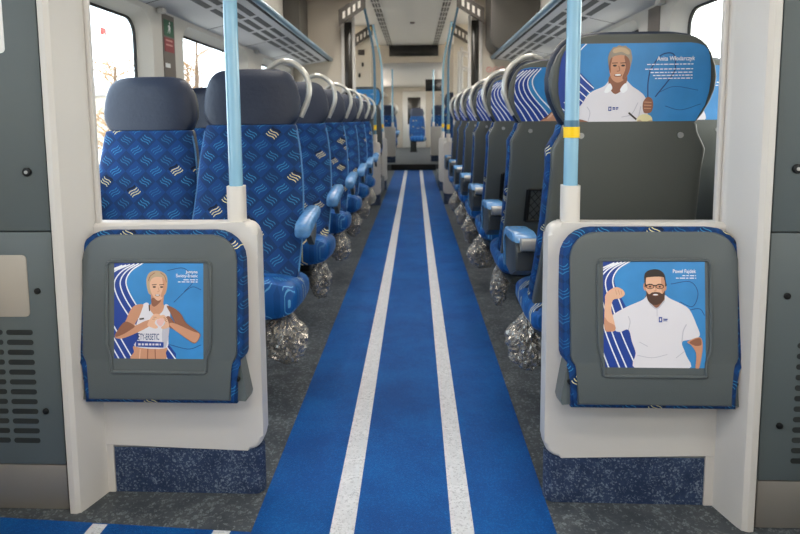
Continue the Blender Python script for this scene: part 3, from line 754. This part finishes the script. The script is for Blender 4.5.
def arm_back(t):
    bm = nb(); prism(bm, [(-.285, .535), (-.275, .60), (-.30, .635), (-.50, .628), (-.515, .60), (-.50, .50), (-.40, .49)], .208, .278, 'x', bev=.008, both=True)
    a = obj('armrest', bm, M['armbody'], t)
    bm = nb(); prism(bm, [(-.282, .632), (-.30, .652), (-.34, .660), (-.49, .652), (-.525, .632), (-.535, .58), (-.525, .50), (-.51, .50), (-.516, .60), (-.50, .63), (-.30, .637)], .202, .284, 'x', bev=.007, both=True)
    obj('armrest_pad', bm, M['armblue'], a)
    bm = nb(); cyl(bm, (.188, -.258, .630), .0215, .078, 'x', 24, bev=.004); obj('armrest_pivot', bm, M['armsilver'], a)
def net_pocket(t):
    z0, z1 = .605, .75
    bm = nb()
    def P(x, z): return (x, yb(z)+.004, z)
    hw = .135
    tube(bm, [P(-hw, z1), P(hw, z1), P(hw, z0), P(-hw, z0)], .006, 6, 0, closed=True)
    for q in (-1, 1):
        box(bm, q*hw-.01, q*hw+.01, yb(z0)-.004, yb(z0)+.002, z0, z0+.01)
        vs = [bm.verts.new(P(q*hw+dx, z)) for dx, z in ((-.01, z0), (.01, z0), (.01, z1), (-.01, z1))]; bm.faces.new(vs)
    n = 9
    for i in range(n):
        x0 = -hw+2*hw*i/n; x1 = x0+2*hw/n
        for j in range(4):
            za = z0+(z1-z0)*j/4; zb = z0+(z1-z0)*(j+1)/4; zm = (za+zb)/2
            for a, b in ((P(x0, zm), P((x0+x1)/2, zb)), (P((x0+x1)/2, zb), P(x1, zm)), (P(x0, zm), P((x0+x1)/2, za)), (P((x0+x1)/2, za), P(x1, zm))):
                tube(bm, [a, b], .0016, 4, 0)
    obj('net_pocket', bm, M['net'], t)

ORD = ['first', 'second', 'third', 'fourth', 'fifth', 'sixth', 'seventh']
def near(i): return ORD[i]+' row from the camera'
# --- left: seats facing the camera
protoA = empty('train_seat', (-.70, 2.6, 0), '', 'seat'); seat_parts(protoA, True)
protoW = copy_tree(protoA)
ring_handle(protoA, 0); arm_facing(protoA)
LY = [2.6+.83*k for k in range(6)]
for i, y in enumerate(LY):
    o = protoA if i == 0 else copy_tree(protoA)
    o.location = (-.70, y, 0); tag(o, 'blue aisle seat facing the camera, left side, '+near(i), 'seat', 'blue seats facing the camera')
    if i < 6:
        o = protoW if i == 0 else copy_tree(protoW)
        o.location = (-1.182, y+.08, -.022); tag(o, 'blue window seat facing the camera, left side, '+near(i), 'seat', 'blue seats facing the camera')
# --- right: seats seen from behind
protoB = empty('train_seat', (.605, 1.7, 0), '', 'seat'); seat_parts(protoB, False)
for pt in protoB.children: pass
def put_poster(t, post, lab):
    o = post.build(t, lab)
    sl = math.atan2(yb(1.257)-yb(1.04), .217)
    o.matrix_local = Matrix.Translation((0, yb(1.04)+.0012, 1.04)) @ Matrix.Rotation(PI, 4, 'Z') @ Matrix.Rotation(sl, 4, 'X')
protoV = copy_tree(protoB)
arm_back(protoB)
RY = [1.7+.75*k for k in range(7)]
KIND = ['', 'arm', 'shirt', 'ring', 'blond', 'grey', 'arm']
PL = ['blue poster of a woman in white polo holding a hammer-throw ball', 'blue poster with white track lines and a brown-haired person', 'blue poster with white track lines and a person in white shirt',
      'blue poster with a person raising an arm', 'blue poster with white track lines and a fair-haired person', 'blue poster with white track lines and a grey-haired person', 'blue poster with white track lines']
WHAT = ['with poster of smiling woman', 'poster of brown-haired athlete', 'poster of white shirt', 'poster with raised arm', 'small poster', 'small poster', 'small poster']
allB = []
for i, y in enumerate(RY):
    o = protoB if i == 0 else copy_tree(protoB)
    o.location = (.617, y, 0); o.rotation_euler = (0, 0, PI); allB.append(o)
    tag(o, 'grey back of right aisle seat, '+near(i)+', '+WHAT[i], 'seat', 'right seats seen from behind')
protoV.location = (1.094, RY[1], 0); protoV.rotation_euler = (0, 0, PI)
tag(protoV, 'grey back of right window seat, second row from the camera, corner of blue poster showing', 'seat', 'right seats seen from behind')
protoV.name = 'train_seat'
for i, o in enumerate(allB):
    if i > 0: ring_handle(o, 0); net_pocket(o)
    put_poster(o, poster_hammer() if i == 0 else poster_row(KIND[i]), PL[i])
put_poster(protoV, poster_row('shirt'), 'blue poster with a person in white shirt')
for i in (2, 3, 4, 5, 6):
    o = copy_tree(protoV); o.location = (1.0925, RY[i], 0)
    tag(o, 'grey back of right window seat, '+near(i), 'seat', 'right seats seen from behind')

# --- crumpled clear plastic wrapped around the seat feet at the aisle
from mathutils import noise
def wrap_mesh(seed):
    bm = nb(); bmesh.ops.create_icosphere(bm, subdivisions=5, radius=1)
    off = Vector((seed*3.7, seed*1.3, seed*2.1))
    for v in bm.verts:
        d = v.co.normalized()
        r = .95+.25*noise.noise(d*1.7+off)+.34*abs(noise.noise(d*3.3+off))+.22*abs(noise.noise(Vector((d.x*8, d.y*8, d.z*4))+off))-.16*abs(noise.noise(Vector((d.x*15, d.y*15, d.z*7))+off))
        top = max(0, d.z)
        v.co = Vector((d.x*r*(1-.45*top), d.y*r*(1-.45*top), d.z*(1+.1*noise.noise(d*3+off))))
        v.co.x *= .074; v.co.y *= .085; v.co.z *= .118
    return bm
wrapm = []
for k in range(3):
    o = obj('plastic_wrap', wrap_mesh(k+1), M['film'], sharp=24); wrapm.append(o)
kk = 0
for side, ys, x, dy in ((-1, LY, -.67+.17, -.42), (1, RY, .605-.19, .45)):
    for i, y in enumerate(ys[:6]):
        if kk < 3: o = wrapm[kk]
        else: o = wrapm[kk % 3].copy(); C.objects.link(o)
        kk += 1
        q = ((1, .62, .85, .8, .8, .8) if side < 0 else (1, .5, .95, .8, .8, .8))[i]; o.scale = (q, q, .93)
        o.location = (x, y+dy, .228); o.rotation_euler = (0, 0, .9*kk)
        tag(o, 'crumpled clear plastic wrap under '+('left' if side < 0 else 'right')+' aisle seat, '+near(i), 'plastic wrap', 'plastic wraps under the aisle seats')

# ------------------------------------------------------------------ luggage racks
def luggage_rack(s, y0, y1, lab):
    t = empty('luggage_rack', (X_(s, 1.2), y0, 1.7), lab, 'rack')
    Xw = XL if s < 0 else XR
    xf = X_(s, .925)
    P = lambda f, dz=0: (Xw+(xf-Xw)*f, 1.672+(1.745-1.672)*f+dz)
    def ch(n, bm, m, **k):
        if n != 'bracket':
            for v in bm.verts: v.co.z += .0125*(y1-v.co.y)*max(0, min(1, abs(v.co.x-Xw)/abs(xf-Xw)))
        o = obj(n, bm, m, t, **k); o.location = -Vector(t.location); return o
    bm = nb(); n = 60; rows = []
    for i in range(n+1):
        rows.append([bm.verts.new((q[0], y0+(y1-y0)*i/n, q[1])) for q in (P(.005), P(.3), P(.6), P(.9), P(.9, .018), P(.005, .018))])
    for r0, r1 in zip(rows, rows[1:]):
        for j in range(6): bm.faces.new((r0[j], r0[(j+1) % 6], r1[(j+1) % 6], r1[j]))
    bm.faces.new(rows[0]); bm.faces.new(rows[-1][::-1]); ch('shelf', bm, M['rack'])
    # recessed looking slots, seams
    bm = nb(); y = y0+.1
    nrm = -.0012
    while y < y1-.4:
        for f0 in (.40, .55, .70):
            prism(bm, [P(f0, nrm), P(f0+.085, nrm), P(f0+.085, .004), P(f0, .004)], y, y+.40, 'y')
        y += .46
    ch('vent_slots', bm, M['rackslot'])
    y = y0+.55
    while y < y1:
        bm = nb(); prism(bm, [P(.01, -.001), P(.38, -.001), P(.38, .004), P(.01, .004)], y, y+.008, 'y'); y += .92
        ch('panel_seam', bm, M['gap'])
    bm = nb(); prism(bm, [P(.9, -.002), P(.955, -.004), P(.955, .016), P(.9, .016)], y0, y1, 'y'); ch('edge_strip', bm, M['gap'])
    bm = nb(); tube(bm, [(P(.98)[0], y0, P(.98)[1]+.012), (P(.98)[0], y1, P(.98)[1]+.012)], .022, 14, 0); ch('rail', bm, M['rail'])
    for y in (3.28, 5.25):
        bm = nb(); box(bm, *sorted((P(.015)[0], P(.09)[0])), y-.03, y+.03, 1.648, 1.676, bev=.006); ch('bracket', bm, M['wall'])
    if s > 0:
        bm = nb(); tube(bm, [(P(.2)[0], 3.25, P(.2)[1]), (P(.2)[0], 3.25, P(.2)[1]-.025), (P(.3)[0], 3.2, P(.3)[1]-.035)], .006, 8, 4); ch('coat_hook', bm, M['sleeve'])
luggage_rack(-1, 1.66, 6.93, 'overhead luggage rack with slotted underside and blue rail along the left wall')
luggage_rack(1, 1.66, 6.93, 'overhead luggage rack with slotted underside and blue rail along the right wall')

# wall strips between the windows
for s, X in ((-1, XL), (1, XR)):
    a, b = sorted((X-s*.004, X-s*.0005))
    t = empty('pillar_strip', ((a+b)/2, 3.3, 1.2), ('grey brown strip with green and red stickers on the pillar between left windows' if s < 0 else 'grey brown strip on the pillar between right windows'), 'trim strip')
    o = obj('strip', boxm(a, b, 3.33, 3.49, .6, 1.66), M['strip'], t); o.location = -Vector(t.location)
    if s < 0:
        for nm, z0, z1, m in (('escape_sticker', 1.54, 1.63, 'green'), ('alarm_sticker', 1.45, 1.53, 'red'), ('small_label', 1.36, 1.385, 'labelw')):
            o = obj(nm, boxm(b, b+.002, 3.345, 3.475 if m != 'labelw' else 3.41, z0, z1), M[m], t); o.location = -Vector(t.location)
        bm = nb(); y0, z0 = 3.41, 1.585          # white running figure on the green sticker
        prism(bm, [(y0-.02, z0-.03), (y0-.005, z0), (y0-.015, z0+.015), (y0+.01, z0+.02), (y0+.02, z0+.005), (y0+.01, z0-.03), (y0+.003, z0-.005)], b+.002, b+.003, 'x')
        cyl(bm, (b+.002, y0+.01, z0+.03), .007, .001, 'x', 10); o = obj('pictogram', bm, M['labelw'], t); o.location = -Vector(t.location)
        for k in range(2):
            bm = nb(); box(bm, b+.002, b+.003, 3.36, 3.45, 1.51-k*.025, 1.52-k*.025); o = obj('alarm_print', bm, M['pink'], t); o.location = -Vector(t.location)

# ------------------------------------------------------------------ bulkheads and far vestibule
def bulkhead(n, s, y, xin, m, th=.05):
    Xw = (XL if s < 0 else XR)
    q = sorted((X_(s, xin), Xw)); return struct(obj('wall_bulkhead%s%d' % (SIDE[s], n), boxm(q[0], q[1], y, y+th, .001, ZT-.001, bev=.004), M[m]))
bulkhead(1, -1, YE, .66, 'bulk'); bulkhead(1, 1, YE, .70, 'bulk')
bulkhead(2, -1, 8.95, .62, 'beige'); bulkhead(2, 1, 8.95, .62, 'beige')
tn = 7
for s in (-1, 1):
    # white frame strips and the dark glazed strip beside the opening
    for x0, x1 in ((.655, .685), (.78, .815)):
        struct(obj('trim_%d' % tn, sbox(s, x0, x1, YE-.02, YE+.055, .01, 2.24, bev=.004), M['white'])); tn += 1
    t = tag(obj('glass_strip', sbox(s, .69, .775, YE-.012, YE-.001, 1.25, 2.18, bev=.004), M['darkglass']), 'tall narrow dark glass strip in the bulkhead %s of the aisle' % ('left' if s < 0 else 'right'), 'panel')
# dark block over each rack end, notice underneath
bm = nb(); prism(bm, rrect(.81, 1.325, 1.79, 2.43, (.12, 0, 0, .02)), 6.45, 6.94, 'y', bev=.01)
tag(obj('overhead_cabinet', bm, M['bulkdark']), 'dark grey cabinet at the end of the right luggage rack', 'cabinet')
bm = nb(); prism(bm, rrect(-1.415, -1.24, 1.79, 2.43, (0, .08, .02, 0)), 6.45, 6.94, 'y', bev=.01)
tag(obj('overhead_cabinet', bm, M['bulkdark']), 'dark narrow cabinet at the end of the left luggage rack', 'cabinet')
t = empty('notice', (.93, YE-.002, 1.62), 'pale notice with three round pink prohibition signs on the right bulkhead', 'sign')
bm = nb(); box(bm, -.13, .13, -.002, .001, -.045, .045); obj('sheet', bm, M['bulk'], t)
for k in range(3):
    bm = nb(); tube(bm, [(-.075+.075*k+.028*math.cos(a*PI/8), -.003, .028*math.sin(a*PI/8)) for a in range(16)], .005, 6, 0, closed=True)
    tube(bm, [(-.095+.075*k, -.003, .02), (-.055+.075*k, -.003, -.02)], .004, 6, 0); obj('pictogram', bm, M['pink'], t)
# arches with four-hole grilles
for y, x0, x1, z0, z1 in ((6.62, .50, .80, 2.09, 2.30), (8.85, .58, .86, 2.13, 2.32)):
    for s in (-1, 1):
        lab = '%s brown grille with four pale square openings above the aisle, %s' % ('nearer' if y < 7 else 'farther', 'left' if s < 0 else 'right')
        t = empty('ceiling_grille', (X_(s, (x0+x1)/2), y, z0), lab, 'grille')
        bm = nb(); prism(bm, spts(s, [(x1, z0), (x1, z0+.17), (x0, z1+.15), (x0, z1-.02), ]), y, y+.03, 'y', bev=.003); o = obj('frame', bm, M['brown'], t); o.location = -Vector(t.location)
        for k in range(4):
            f0 = .16+.19*k; f1 = f0+.09
            zz = lambda f: z0+.03+(z1-.02-z0)*f
            bm = nb(); prism(bm, spts(s, [(x1+(x0-x1)*f0, zz(f0)+.012), (x1+(x0-x1)*f1, zz(f1)+.012), (x1+(x0-x1)*f1, zz(f1)+.085), (x1+(x0-x1)*f0, zz(f0)+.085)]), y-.004, y+.01, 'y', bev=.001)
            o = obj('opening', bm, M['ceil'], t); o.location = -Vector(t.location)
# ceiling vent strips
for s in (-1, 1):
    t = empty('ceiling_vent', (X_(s, .42), 8.5, ZT), 'ceiling strip of dark vent slots on the %s of the ceiling centre' % ('left' if s < 0 else 'right'), 'vent')
    o = obj('backing', sbox(s, .36, .50, 1.7, 11.25, ZT-.006, ZT-.0005), M['ceil'], t); o.location = -Vector(t.location)
    bm = nb(); y = 1.8
    while y < 11.0:
        for k in range(3):
            q = sorted((X_(s, .38+.035*k), X_(s, .404+.035*k))); box(bm, q[0], q[1], y, y+.26, ZT-.008, ZT-.004)
        y += .34
    o = obj('slots', bm, M['brown'], t); o.location = -Vector(t.location)
bm = nb(); cyl(bm, (-.03, 8.7, ZT-.02), .035, .02, 'z', 16, bev=.004)
tag(obj('smoke_detector', bm, M['strip']), 'small dark round detector on the ceiling centre', 'detector')
# header with passenger display
struct(obj('wall_header2', boxm(XL-.02, XR+.02, 11.3, 11.36, 2.12, ZT-.001), M['bulk']))
for s in (-1, 1):
    q = sorted((X_(s, .56), XL if s < 0 else XR)); struct(obj('wall_bulkhead%s3' % SIDE[s], boxm(q[0], q[1], 11.3, 11.36, .001, 2.12), M['bulk']))
t = empty('passenger_display', (-.02, 11.25, 2.24), 'long black passenger display board on the header above the aisle', 'display')
bm = nb(); box(bm, -.46, .46, 0, .048, 0, .2, bev=.008); obj('housing', bm, M['black'], t)
t = empty('monitor', (.47, 15, 1.76), 'small black monitor hanging from the far ceiling right of the aisle', 'monitor')
bm = nb(); box(bm, -.21, .21, 0, .06, 0, .3, bev=.01); obj('screen', bm, M['black'], t)
bm = nb(); cyl(bm, (0, .03, .29), .015, .1, 'z', 10); obj('bracket', bm, M['sleeve'], t)
# small fittings on the farther left bulkhead
t = empty('intercom_panel', (-.80, 8.93, 1.7), 'small dark fittings on the farther left bulkhead', 'control panel')
bm = nb(); box(bm, -.05, .05, 0, .02, .32, .40, bev=.006); obj('cover', bm, M['brown'], t)
for x, z in ((.02, .18), (-.03, .02)):
    bm = nb(); box(bm, x-.015, x+.015, 0, .02, z-.03, z+.03, bev=.004); obj('button', bm, M['black'], t)
# white tube luggage stand in the right of the far vestibule
t = empty('luggage_stand', (.84, 8.2, 0), 'white tubular luggage stand beyond the right seats', 'luggage rack')
for x in (-.22, .22):
    for y in (-.25, .25):
        bm = nb(); tube(bm, [(x, y, .001), (x, y, 2.0)], .02, 10, 0); obj('post', bm, M['white'], t)
for z in (.35, 1.45, 1.75, 1.95):
    bm = nb(); tube(bm, [(-.22, -.25, z), (-.1, -.3, z-.04), (.1, -.3, z-.03), (.22, -.25, z+.03)], .016, 8, 4); tube(bm, [(-.22, .25, z), (0, .27, z-.03), (.22, .25, z)], .016, 8, 4)
    for k in range(4): tube(bm, [(-.18+.12*k, -.27, z-.025), (-.18+.12*k, .26, z-.02)], .01, 8, 0)
    obj('shelf_bars', bm, M['sleeve'], t)
# exterior doors of the far vestibule
for n, (s, X) in enumerate(((-1, XL), (1, XR))):
    a, b = sorted((X-s*.03, X-s*.001))
    bm = nb()
    for y0, y1, z0, z1 in ((7.25, 7.29, .02, 2.1), (8.61, 8.65, .02, 2.1), (7.29, 8.61, 2.06, 2.1), (7.94, 7.96, .02, 2.06)): box(bm, a, b, y0, y1, z0, z1, bev=.004)
    struct(obj('door_%d' % (n+2), bm, M['bulk']))

# --- seats beyond the far vestibule
struct(obj('trim_20', boxm(XL+.01, -.46, 7.75, 8.8, .001, .22, bev=.01), M['floor'])); struct(obj('trim_21', boxm(.35, XR-.01, 9.05, 10.0, .001, .22, bev=.01), M['floor']))
o = copy_tree(allB[1], skip=('net_pocket', 'poster', 'grab_handle')); o.location = (-.70, 8.25, .22); o.rotation_euler = (0, 0, PI)
tag(o, 'raised seat back with blue poster beyond the left far partition', 'seat', 'far seats'); put_poster(o, poster_row('grey'), 'blue poster with a grey-haired person')
o = copy_tree(protoW); o.location = (.68, 9.75, .22); tag(o, 'raised blue seat facing the camera beyond the right far partition', 'seat', 'far seats')
k = 0
far = [(-.67, 13.6, .12, 'left aisle seat in the far saloon, nearer of two'), (-.67, 14.6, .12, 'left aisle seat in the far saloon, farther of two'),
       (.62, 14.0, .12, 'right aisle seat in the far saloon, nearer of two'), (.62, 15.0, .12, 'right aisle seat in the far saloon, farther of two'), (.06, 17.5, .12, 'lone blue seat at the far end of the aisle')]
for x, y, z, l in far:
    o = copy_tree(protoA if x < 0 else protoW); o.location = (x, y, z); tag(o, 'blue '+l, 'seat', 'far seats')
for s, y, l in ((-1, 12.9, 'white half partition in the far saloon, left of the aisle'), (1, 13.2, 'white half partition in the far saloon, right of the aisle')):
    half_wall(s, y, l, False, False).location.z = .12
    pole(s, y+.03, 'pale blue pole in the far saloon, %s of the aisle' % SIDE[s], 2.02, None, .018).location.z = .121
# far saloon luggage rack bars
for s in (-1, 1):
    t = empty('luggage_rack', (X_(s, 1.1), 12, 1.8), 'pale overhead rack bars in the far saloon, %s side' % SIDE[s], 'rack')
    q = sorted((X_(s, .9), XL if s < 0 else XR)); o = obj('shelf', boxm(q[0], q[1], 11.6, 19.8, 1.83, 1.86), M['rack'], t); o.location = -Vector(t.location)
    bm = nb(); tube(bm, [(X_(s, .88), 11.6, 1.85), (X_(s, .88), 19.8, 1.85)], .022, 10, 0); o = obj('rail', bm, M['handle'], t); o.location = -Vector(t.location)

# ------------------------------------------------------------------ lamps of the coach, then added fill lamps
def ceiling_lamp(x0, x1, y0, y1, z, lab, power):
    t = empty('ceiling_lamp', ((x0+x1)/2, (y0+y1)/2, z), lab, 'lamp')
    bm = nb(); box(bm, x0, x1, y0, y1, z-.02, z-.0005, bev=.006); o = obj('diffuser', bm, M['lamp'], t); o.location = -Vector(t.location)
    l = bpy.data.lights.new('lamp_light', 'AREA'); l.shape = 'RECTANGLE'; l.size = x1-x0; l.size_y = y1-y0; l.energy = power; l.color = (1, .95, .88)
    lo = bpy.data.objects.new('lamp_light', l); C.objects.link(lo); lo.parent = t; lo.location = (0, 0, -.03)
ceiling_lamp(-.74, .66, .1, .35, 2.2, 'ceiling lamp of the vestibule, nearer the saloon', 11)
ceiling_lamp(-.74, .66, -.9, -.65, 2.2, 'ceiling lamp of the vestibule, nearer the back', 11)
for s in (-1, 1):
    q = sorted((X_(s, .56), X_(s, .68))); ceiling_lamp(q[0], q[1], 1.9, 6.4, ZT, 'long ceiling lamp over the %s seats' % SIDE[s], 22)
for s in (-1, 1):
    q = sorted((X_(s, 1.0), X_(s, 1.12))); ceiling_lamp(q[0], q[1], 12.5, 19, 2.14, 'ceiling lamp strip of the far saloon, %s of the aisle' % SIDE[s], 60)  # added lamps hidden above the racks to brighten the far saloon

def cove_lamp(s, y0, y1, z, power, lab):  # unseen uplight added behind the bulkheads to brighten the ceiling
    X = XL if s < 0 else XR
    t = empty('cove_lamp', (X-s*.10, (y0+y1)/2, z), lab, 'lamp')
    bm = nb(); box(bm, -.06, .06, (y0-y1)/2, (y1-y0)/2, -.04, .0, bev=.008); obj('housing', bm, M['white'], t)
    bm = nb(); box(bm, -.045, .045, (y0-y1)/2+.01, (y1-y0)/2-.01, .0005, .006); obj('diffuser', bm, M['lamp'], t)
    l = bpy.data.lights.new('lamp_light', 'AREA'); l.shape = 'RECTANGLE'; l.size = .09; l.size_y = y1-y0-.02; l.energy = power; l.color = (1, .95, .88)
    lo = bpy.data.objects.new('lamp_light', l); C.objects.link(lo); lo.parent = t; lo.location = (0, 0, .012); lo.rotation_euler = (PI, s*.5, 0)
for s in (-1, 1):
    cove_lamp(s, 7.1, 8.85, 2.13, 11, 'upward cove lamp in the far vestibule, %s wall' % SIDE[s])
    cove_lamp(s, 9.1, 11.2, 2.13, 9, 'upward cove lamp before the display header, %s wall' % SIDE[s])

# ------------------------------------------------------------------ outdoors: pale yard, bare trees, a low building
struct(obj('ground', boxm(-60, 60, -40, 60, -1.3, -1.25), M['gravel']))
def tree(x, y, h, lab, seed):
    r = random.Random(seed); t = empty('bare_tree', (x, y, -1.25), lab, 'tree', 'trees outside the windows')
    bm = nb(); tube(bm, [(0, 0, 0), (.1, 0, h*.3), (0, .1, h*.6), (.1, 0, h)], [.14, .12, .09, .05], 8, 3); obj('trunk', bm, M['bark'], t)
    bm = nb()
    for k in range(46):
        z = h*r.uniform(.25, 1); a = r.uniform(0, 2*PI); l = r.uniform(.6, 1.6)*(1.2-z/h*.6)
        p = Vector((.05, .05, z)); d = Vector((math.cos(a), math.sin(a), r.uniform(.3, .9)))
        tube(bm, [p, p+d*l*.5+Vector((0, 0, .05)), p+d*l], .022, 4, 2)
        for j in range(5):
            q = p+d*l*r.uniform(.4, 1); e = Vector((r.uniform(-1, 1), r.uniform(-1, 1), r.uniform(-.1, .8)))*.5
            tube(bm, [q, q+e], .01, 4, 0)
    obj('branches', bm, M['twig'], t)
tree(-9.3, 25.0, 6, 'bare brownish tree seen through the second left window, nearer the pole', 2)
tree(-10.7, 27.5, 5, 'bare brownish tree seen through the second left window, nearer the pillar', 3)
tree(-9.3, 18.0, 4, 'bare tree seen through the nearest left window', 4)
t = empty('low_building', (-36, 66, -1.25), 'pale low building far outside the nearest left window', 'building')
bm = nb(); box(bm, -5, 5, -6, 6, 0, 5); obj('wall', bm, M['facade'], t)
bm = nb(); prism(bm, [(-6.5, 5), (6.5, 5), (0, 6.6)], -5.3, 5.3, 'x'); obj('roof', bm, M['strip'], t)
t = empty('sign_board', (-11.6, 22, -1.25), 'red board on a post outside the nearest left window', 'sign')
bm = nb(); tube(bm, [(0, 0, 0), (0, 0, 5.6)], .04, 8, 0); obj('post', bm, M['sleeve'], t)
bm = nb(); box(bm, -.04, .0, -.2, .2, 5.55, 5.82, bev=.01); obj('board', bm, M['redboard'], t)

# ------------------------------------------------------------------ overcast sky
w = bpy.data.worlds.new('overcast'); S.world = w; w.use_nodes = True
nt = w.node_tree; bg = nt.nodes['Background']
tc = nt.nodes.new('ShaderNodeTexCoord'); nz = nt.nodes.new('ShaderNodeTexNoise'); nz.inputs['Scale'].default_value = 2.5
sx = nt.nodes.new('ShaderNodeSeparateXYZ'); nt.links.new(tc.outputs['Generated'], sx.inputs[0])
ma = nt.nodes.new('ShaderNodeMath'); ma.operation = 'MULTIPLY_ADD'; ma.inputs[1].default_value = .62; nt.links.new(sx.outputs[0], ma.inputs[0])
mb = nt.nodes.new('ShaderNodeMath'); mb.operation = 'MULTIPLY_ADD'; mb.inputs[1].default_value = .3; mb.inputs[2].default_value = .35; nt.links.new(nz.outputs['Fac'], mb.inputs[0]); nt.links.new(mb.outputs[0], ma.inputs[2])
rp = nt.nodes.new('ShaderNodeValToRGB'); rp.color_ramp.elements[0].color = (.78, .87, 1, 1); rp.color_ramp.elements[1].color = (1, .91, .79, 1)
nt.links.new(tc.outputs['Generated'], nz.inputs['Vector']); nt.links.new(ma.outputs[0], rp.inputs['Fac']); nt.links.new(rp.outputs['Color'], bg.inputs['Color'])
bg.inputs['Strength'].default_value = 6.0

# ------------------------------------------------------------------ camera
cam = bpy.data.cameras.new('camera'); co = bpy.data.objects.new('camera', cam); C.objects.link(co)
yaw, pit, rol = math.radians(2.5), math.radians(5.73), math.radians(.5)
fw = Vector((-math.sin(yaw)*math.cos(pit), math.cos(yaw)*math.cos(pit), -math.sin(pit)))
r = Vector((math.cos(yaw), math.sin(yaw), 0)); u = r.cross(fw)
r2 = r*math.cos(rol)-u*math.sin(rol); u2 = r*math.sin(rol)+u*math.cos(rol)
mw = Matrix((r2, u2, -fw)).transposed().to_4x4(); mw.translation = (0, 0, 1.05); co.matrix_world = mw
cam.sensor_width = 36; cam.lens = 590*36/800
cam.shift_x = (400-389.7)/800; cam.shift_y = (179.2-267)/800
cam.clip_start = .02; cam.clip_end = 300
cam.dof.use_dof = True; cam.dof.focus_distance = 1.6; cam.dof.aperture_fstop = 5.0
S.camera = co
S.view_settings.view_transform = 'Standard'; S.view_settings.look = 'None'; S.view_settings.gamma = 1
S.view_settings.use_curve_mapping = False; S.view_settings.exposure = .12
S.cycles.use_denoising = True; S.cycles.max_bounces = 8; S.cycles.diffuse_bounces = 5; S.cycles.transparent_max_bounces = 12
S.cycles.sample_clamp_indirect = 8; S.cycles.caustics_reflective = False; S.cycles.caustics_refractive = False
